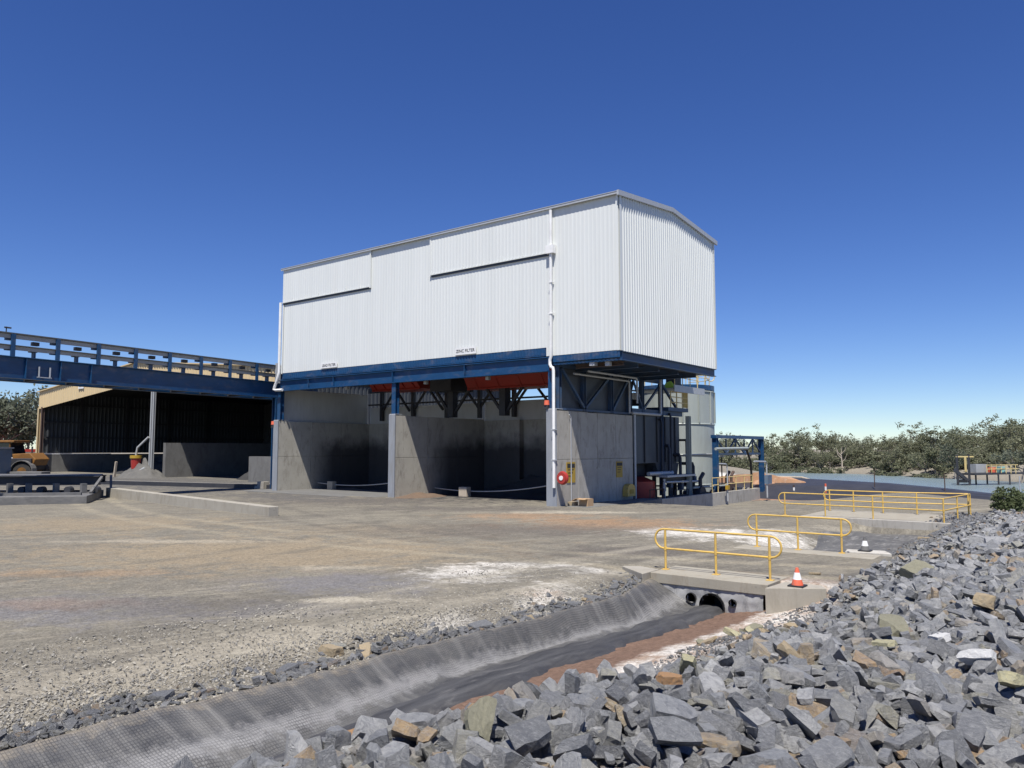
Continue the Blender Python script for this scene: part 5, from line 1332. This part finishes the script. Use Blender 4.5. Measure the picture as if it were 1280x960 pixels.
# dark slate pieces lining the yard edge of the drain
DK = {}
for i in range(40):
    y = rr_.uniform(-30.6, -18.2); t_ = interp(y, YS_T, XS_T)
    x = t_ - .22 - abs(rr_.gauss(0, .16)) - (.15 if rr_.random() < .3 else 0)
    s_ = (.05 + .13 * rr_.random() ** 2) * (1.35 if y < -25 else 1)
    mt = Matrix.Translation((x, y, hgt(x, y) + s_ * .2)) @ rot_rand(rr_, .16) @ Matrix.Diagonal((s_ * 1.4, s_, s_ * .7, 1))
    o = bpy.data.objects.new('edge_stone', hero[rr_.randrange(30)]); COL.objects.link(o); o.matrix_world = mt
    if i not in (6, 17, 29):
        k_ = o.data.name + '_dark'
        if k_ not in DK:
            DK[k_] = o.data.copy(); DK[k_].materials.clear(); DK[k_].materials.append(M['rockdark'])
        o.data = DK[k_]
    if i in (6, 17, 29): o.data = o.data.copy(); o.data.materials.clear(); o.data.materials.append(M['rocktan'])
    tag(o, 'tan stone among the dark slate along the drain edge' if i in (6, 17, 29) else 'dark slate stone lying along the yard edge of the drain', 'rock', 'tan stones along the drain edge' if i in (6, 17, 29) else 'slate stones along the drain edge')
def gravel_material():
    m, nt, b = newmat('yard_gravel')
    g = nt.nodes.new('ShaderNodeNewGeometry')
    out = mixc(nt, g.outputs['Random Per Island'], (0.15, 0.145, 0.135), (0.36, 0.335, 0.275))
    nt.links.new(out, b.inputs['Base Color']); b.inputs['Roughness'].default_value = 0.85
    return m
M['gravelmat'] = gravel_material()
yg = Joined()
for i in range(30000):
    y = -31.5 + 14 * rr_.random() ** 1.5; x = interp(y, YS_T, XS_T) - .1 - (1.6 if i % 2 else 4.5) * rr_.random() ** 1.4
    a, d = camspace(x, y)
    if d < 5 or abs(a / d) > .72: continue
    s_ = .005 + .016 * rr_.random() ** 3
    yg.add(TINY[rr_.randrange(len(TINY))], Matrix.Translation((x, y, hgt(x, y) + s_ * .3)) @ rot_rand(rr_, .5) @ Matrix.Diagonal((s_ * 1.3, s_ * 1.1, s_ * .8, 1)))
tag(yg.build('yard_gravel', 'gravelmat'), 'fine pale gravel on the yard beside the drain', 'gravel', kind='stuff')
gr = Joined()
for i in range(8000):
    u_ = rr_.random()
    y = -32 + 16 * rr_.random() ** 1.3
    t_ = interp(y, YS_T, XS_T)
    if u_ < .8 and mnoise.noise(Vector((y * .9, 3.3, 0))) < -.05 and rr_.random() < .75: continue
    if u_ < .45: x = t_ - .12 - abs(rr_.gauss(0, .30 + .1 * math.sin(y * 1.7))); s_ = .012 + .06 * rr_.random() ** 1.6
    else: x = rr_.uniform(17.6, 18.4); s_ = rr_.uniform(.008, .03)
    a, d = camspace(x, y)
    if d < 4 or abs(a / d) > .75: continue
    mt = Matrix.Translation((x, y, hgt(x, y) + s_ * .3)) @ rot_rand(rr_, .5) @ Matrix.Diagonal((s_ * 1.4, s_ * 1.1, s_ * .7, 1))
    gr.add(TINY[rr_.randrange(len(TINY))] if s_ < .04 else LOW[rr_.randrange(len(LOW))], mt)
for i in range(2500):   # crumbs about the far drain
    y = rr_.uniform(-9, 8); x = 18.3 + rr_.gauss(0, .5); s_ = rr_.uniform(.02, .09)
    gr.add(TINY[rr_.randrange(len(TINY))], Matrix.Translation((x, y, hgt(x, y) + s_ * .3)) @ rot_rand(rr_, .5) @ Matrix.Diagonal((s_ * 1.4, s_ * 1.1, s_ * .8, 1)))
tag(gr.build('gravel', 'graveldark'), 'loose slate gravel scattered along the drain edges', 'gravel', kind='stuff')
for i, (px_, d_, s_, lab) in enumerate(((418, 11.9, .17, 'pale sandy boulder alone on the gravel of the yard'), (428, 12.2, .12, 'small dark stone beside the pale sandy boulder on the yard'), (1150, 26, .16, 'pale boulder on the right bank of the far drain'), (1012, 19.0, .1, 'pale stone at the right end of the culvert deck'))):
    p = cw(sp(px_, d_), d_)
    o = bpy.data.objects.new('loose_rock', hero[i * 5 + 1].copy()); o.data.materials.clear(); o.data.materials.append(M['rocktan' if i != 1 else 'rock']); COL.objects.link(o)
    o.matrix_world = Matrix.Translation((p.x, p.y, hgt(p.x, p.y) + s_ * .3)) @ Matrix.Diagonal((s_ * 1.4, s_, s_ * .9, 1)); tag(o, lab, 'rock')
p0, p1 = cw(sp(945, 8.7), 8.7), cw(sp(985, 8.2), 8.2)
tag(MB().bar((p0.x, p0.y, hgt(p0.x, p0.y) + .22), (p1.x, p1.y, hgt(p1.x, p1.y) + .2), .07, .09).build('timber_offcut', 'timber', bevel=.01), 'short dark timber offcut lying on the small rocks', 'timber')

# ------------------------------------------------------------------ trees
def make_tree(seed, H, spread, clumps, leafm, leaf=.32, trunk_frac=.38, per=16):
    r_ = random.Random(seed)
    t = thing('gum_tree', 'x', 'tree')
    tb = MB(); lean = Vector((r_.gauss(0, .06), r_.gauss(0, .06), 1))
    th = H * trunk_frac
    pts = [Vector((0, 0, -.2)), lean * th * .5, lean * th + Vector((r_.gauss(0, .2), r_.gauss(0, .2), 0))]
    tb.tube(pts, [H * .022, H * .017, H * .013], 8)
    tips = []
    nb = r_.randint(5, 8)
    for i in range(nb):
        a = 6.283 * i / nb + r_.uniform(-.4, .4); el = r_.uniform(.5, 1.25)
        L = H * r_.uniform(.28, .56) * (1 - trunk_frac * .3)
        d = Vector((math.cos(a) * math.cos(el) * spread, math.sin(a) * math.cos(el) * spread, math.sin(el)))
        st_ = pts[-1].lerp(pts[1], r_.uniform(0, .6)); mid_ = st_ + d * L * .5 + Vector((0, 0, -.03 * H)); e_ = st_ + d * L
        tb.tube([st_, mid_, e_], [H * .009, H * .006, H * .002], 6)
        tips += [e_, mid_.lerp(e_, .5), mid_]
        for q in range(2):
            e2 = mid_.lerp(e_, r_.random()) + Vector((r_.gauss(0, .1), r_.gauss(0, .1), r_.uniform(.02, .14))) * H
            tb.tube([mid_, e2], [H * .004, H * .0015], 5); tips.append(e2)
    tb.build('trunk', 'bark', t, smooth=True)
    lb = MB()
    for c_ in range(clumps):
        b_ = tips[r_.randrange(len(tips))] + Vector((r_.gauss(0, .055), r_.gauss(0, .055), r_.gauss(0.01, .045))) * H
        cr_ = H * r_.uniform(.035, .075)
        for q in range(per):
            p = b_ + Vector((r_.gauss(0, 1), r_.gauss(0, 1), r_.gauss(0, .6))) * cr_ * .6
            u_ = Vector((r_.gauss(0, 1), r_.gauss(0, 1), r_.gauss(0, .8))).normalized(); v_ = u_.orthogonal().normalized()
            v_.rotate(Matrix.Rotation(r_.uniform(0, 6.28), 3, u_)); l_ = leaf * r_.uniform(.6, 1.3)
            a_, b2 = u_ * l_ * .5, v_ * l_ * .26
            n = len(lb.v); lb.v += [tuple(p - a_), tuple(p + b2), tuple(p + a_), tuple(p - b2)]; lb.f.append((n, n + 1, n + 2, n + 3))
    me = lb.mesh('crown', leafm); o = bpy.data.objects.new('crown', me); COL.objects.link(o); o.parent = t
    return t
TG = 'gum trees along the far bank of the pond'
protos = [make_tree(900 + i, 8.0, 1.0, 95, 'leaf', .34, (.30, .22, .38, .18, .28, .34)[i], 15) for i in range(6)]
shrubs = [make_tree(950 + i, 3.2, 1.2, 60, 'leaf', .24, .12, 14) for i in range(3)]
for s_ in shrubs:
    s_.name = 'shrub'; s_['category'] = 'shrub'
used = set()
def put(proto, p, sc_, rz, label, group):
    if proto.name in used: o = copy_tree(proto)
    else: o = proto; used.add(proto.name)
    o.location = p; o.rotation_euler = (0, 0, rz); o.scale = (sc_ * rnd.uniform(.9, 1.15), sc_ * rnd.uniform(.9, 1.15), sc_)
    o['label'] = label
    if group: o['group'] = group
    return o
tops = [(886, 5.0), (940, 6.0), (1000, 5.8), (1045, 6.2), (1080, 5.2), (1110, 5.2), (1150, 5.9), (1195, 6.8), (1235, 6.6), (1275, 8.6)]
n_ = 0
for row, (d0, k) in enumerate(((118, 1.0), (124, 1.05), (132, 1.08))):
    px_ = 884 + row * 6
    while px_ < 1330:
        d = d0 + rnd.uniform(-3, 3) - (18 if px_ > 1150 else 10 if px_ > 1090 else 0) * (1 if row == 0 else .8)
        h = interp(px_, [t[0] for t in tops], [t[1] for t in tops]) * k * d / 112 * .85 * rnd.uniform(.66, 1.18)
        p = cw((px_ - 640) / 963 * d, d); p.z = hgt(p.x, p.y) - .1
        put(protos[n_ % 6], p, h / 8.0, rnd.uniform(0, 6.28), 'olive green gum tree in the wood along the far bank of the pond', TG); n_ += 1
        px_ += rnd.uniform(10, 19)
for row, d0 in enumerate((113.5, 116, 121)):
    px_ = 884.0
    while px_ < 1320:
        d = d0 + rnd.uniform(-1.5, 2) - (18 if px_ > 1150 else 10 if px_ > 1090 else 0)
        p = cw((px_ - 640) / 963 * d, d); p.z = hgt(p.x, p.y) - .25
        put(shrubs[n_ % 3], p, rnd.uniform(.75, 1.2) * (1 + .3 * (row == 2)), rnd.uniform(0, 6.28), 'low dense scrub under the gum trees on the far bank', 'scrub along the far bank of the pond'); n_ += 1
        px_ += rnd.uniform(10, 16)
p = cw((1050 - 640) / 963 * 98, 98); p.z = hgt(p.x, p.y)
dt = MB(); r_ = random.Random(5)
p = cw((1050 - 640) / 963 * 112, 112); p.z = hgt(p.x, p.y)
dt.tube([(0, 0, 0), (.1, 0, 2.2), (-.1, .1, 4.0), (.2, 0, 5.6)], [.16, .13, .1, .03], 7)
for z, s_ in ((2.4, 1), (3.2, -1), (4.1, 1), (3.7, -1)): dt.tube([(0, 0, z), (s_ * .7, .1, z + .7), (s_ * 1.0, .2, z + 1.6)], [.07, .05, .02], 6)
o = dt.build('dead_tree', 'bone', smooth=True); o.location = p; o.scale = (.7, .7, .72); tag(o, 'bare pale dead tree standing before the gum wood', 'tree')
for i, (px_, d, h, lab) in enumerate(((1272, 82, 5.0, 'tall open crowned gum tree rising at the right edge of the far bank'), (1190, 92, 4.6, 'tall gum tree above the jetty on the far bank'))):
    t_ = make_tree(1200 + i, 8.0, 1.15, 120, 'leafdark', .34, .45, 15); p = cw((px_ - 640) / 963 * d, d); p.z = hgt(p.x, p.y) - .1
    t_.location = p; k = h / 7.2; t_.scale = (k, k, k * 1.0); t_['label'] = lab
# big trees by the shed on the left
for i, (px_, d, h, lab) in enumerate(((2, 118, 15.5, 'tall dark gum tree at the left edge behind the loader'), (38, 124, 13.2, 'dark gum tree close against the left end of the shed'), (22, 136, 11.5, 'smaller gum tree between the two tall trees behind the loader'), (-26, 122, 16, 'dark gum tree half cut by the left edge of the photo'))):
    t_ = make_tree(1300 + i, 12.0, 1.1, 240, 'leafdark', .5, .3, 18); p = cw((px_ - 640) / 963 * d, d); p.z = -.1
    t_.location = p; k = h / 11.5; t_.scale = (k * .9, k * .9, k); t_['label'] = lab
# bush on the bund
bt = thing('bush', 'round green bush growing beside the black pond bund', 'bush', (19.3, 10.2, 0))
lb = MB(); r_ = random.Random(8)
for c_ in range(150):
    a = r_.uniform(0, 6.283); q = r_.random() ** .5; b_ = Vector((math.cos(a) * q * .85, math.sin(a) * q * .85, .15 + r_.random() * 1.25 * (1 - .4 * q * q)))
    for k_ in range(16):
        p = b_ + Vector((r_.gauss(0, .1), r_.gauss(0, .1), r_.gauss(0, .09))); u_ = Vector((r_.gauss(0, 1), r_.gauss(0, 1), r_.gauss(0, .8))).normalized(); v_ = u_.orthogonal().normalized(); l_ = r_.uniform(.06, .13)
        n = len(lb.v); lb.v += [tuple(p - u_ * l_), tuple(p + v_ * l_ * .4), tuple(p + u_ * l_), tuple(p - v_ * l_ * .4)]; lb.f.append((n, n + 1, n + 2, n + 3))
o = bpy.data.objects.new('crown', lb.mesh('crown', 'leafbush')); COL.objects.link(o); o.parent = bt
k = MB()
for i in range(6): k.tube([(0, 0, -.1), (.4 * math.cos(i), .4 * math.sin(i), .9)], [.03, .01], 5)
o = bpy.data.objects.new('stem', k.mesh('stem', 'timber')); COL.objects.link(o); o.parent = bt
bt.scale = (.8, .8, .85)

# ------------------------------------------------------------------ pond jetty and stakes
jt = thing('pump_jetty', 'dark pump jetty with a steel tower standing in the pond', 'jetty', (11.4, 54.6, -.6))
def jb(px_, d, z): q = cw((px_ - 640) / 963 * d, d, z); return (q.x, q.y, q.z)
for px_, d in ((1193.5, 77), (1208, 77), (1193.5, 79.5), (1208, 79.5)):
    MB().bar(jb(px_, d, -1.5), jb(px_, d, 2.4 if d < 78 else 2.2), .2, .2).build('tower_post', 'darksteel', jt)
MB().bar(jb(1192, 77, 2.2), jb(1214, 77, 2.2), .15, .12).build('tower_beam', 'paleyellow', jt)
MB().bar(jb(1204, 78, .6), jb(1204, 78, 2.2), .18, .2).build('winch_leg', 'paleyellow', jt)
MB().bar(jb(1190, 77, .9), jb(1206, 77, -.2), .25, .3).build('ramp', 'darksteel', jt)
MB().box(*[min(a, b) for a, b in zip(jb(1194, 77, -.35), jb(1210, 79, -.1))], *[max(a, b) for a, b in zip(jb(1194, 77, -.35), jb(1210, 79, -.1))]).build('pontoon', 'black', jt)
MB().bar(jb(1206, 77.6, .45), jb(1270, 80, .5), 1.6, .16).build('deck', 'darksteel', jt)
for px_ in (1216, 1230, 1244, 1258): MB().bar(jb(px_, 78, -1.2), jb(px_, 78, .4), .14, .14).build('pile', 'darksteel', jt)
k = MB()
for z in (.95, 1.35): k.tube([jb(1230, 77.4, z), jb(1269, 79, z)], .04, 6)
for px_ in range(1230, 1272, 6): k.tube([jb(px_, 78.2, .5), jb(px_, 78.2, 1.38)], .04, 6)
k.build('handrail', 'paleyellow', jt)
k = MB(); k.bar(jb(1213, 78.5, 1.0), jb(1227, 79, 1.0), .7, .85); k.build('cabinet', 'greysheet', jt)
k = MB(); k.bar(jb(1234, 78.5, .85), jb(1239, 78.7, .85), .5, .5); k.build('pump_set', 'orange', jt)
M['teal'] = mat('teal_paint', (0.25, 0.48, 0.45), None, 3, .5)
k = MB(); k.bar(jb(1244, 78.6, .88), jb(1250, 78.8, .88), .5, .6); k.build('fuel_tank', 'teal', jt)
for i, (px_, d, lab) in enumerate(((1090, 57, 'thin stake on the black bund below the middle of the pond'), (1177, 52, 'thin stake on the black bund left of the bush'), (1270, 47, 'pale stake on the black bund right of the bush'))):
    p = cw((px_ - 640) / 963 * d, d)
    tag(MB().tube([(p.x, p.y, .2), (p.x, p.y, 1.35)], .035, 6).build('stake', 'rust' if i < 2 else 'galv'), lab, 'stake')
def gq(px_, d, up=.12): q = cw((px_ - 640) / 963 * d, d); return (q.x, q.y, hgt(q.x, q.y) + up)
tag(MB().tube([gq(1040, 108), gq(1100, 104.5), gq(1150, 99), gq(1170, 92, .1), gq(1180, 88, .5)], .12, 6).build('shore_pipe', 'black', smooth=True), 'black pipeline lying along the far shore of the pond', 'pipe')
tag(MB().tube([cwt((960 - 640) / 963 * 75, 75, .3), cwt((1000 - 640) / 963 * 78, 78, .1), cwt((1025 - 640) / 963 * 74, 74, -.3)], .12, 6).build('shore_pipe', 'bone', smooth=True), 'pale pipeline lying on the white salt by the left end of the pond', 'pipe')
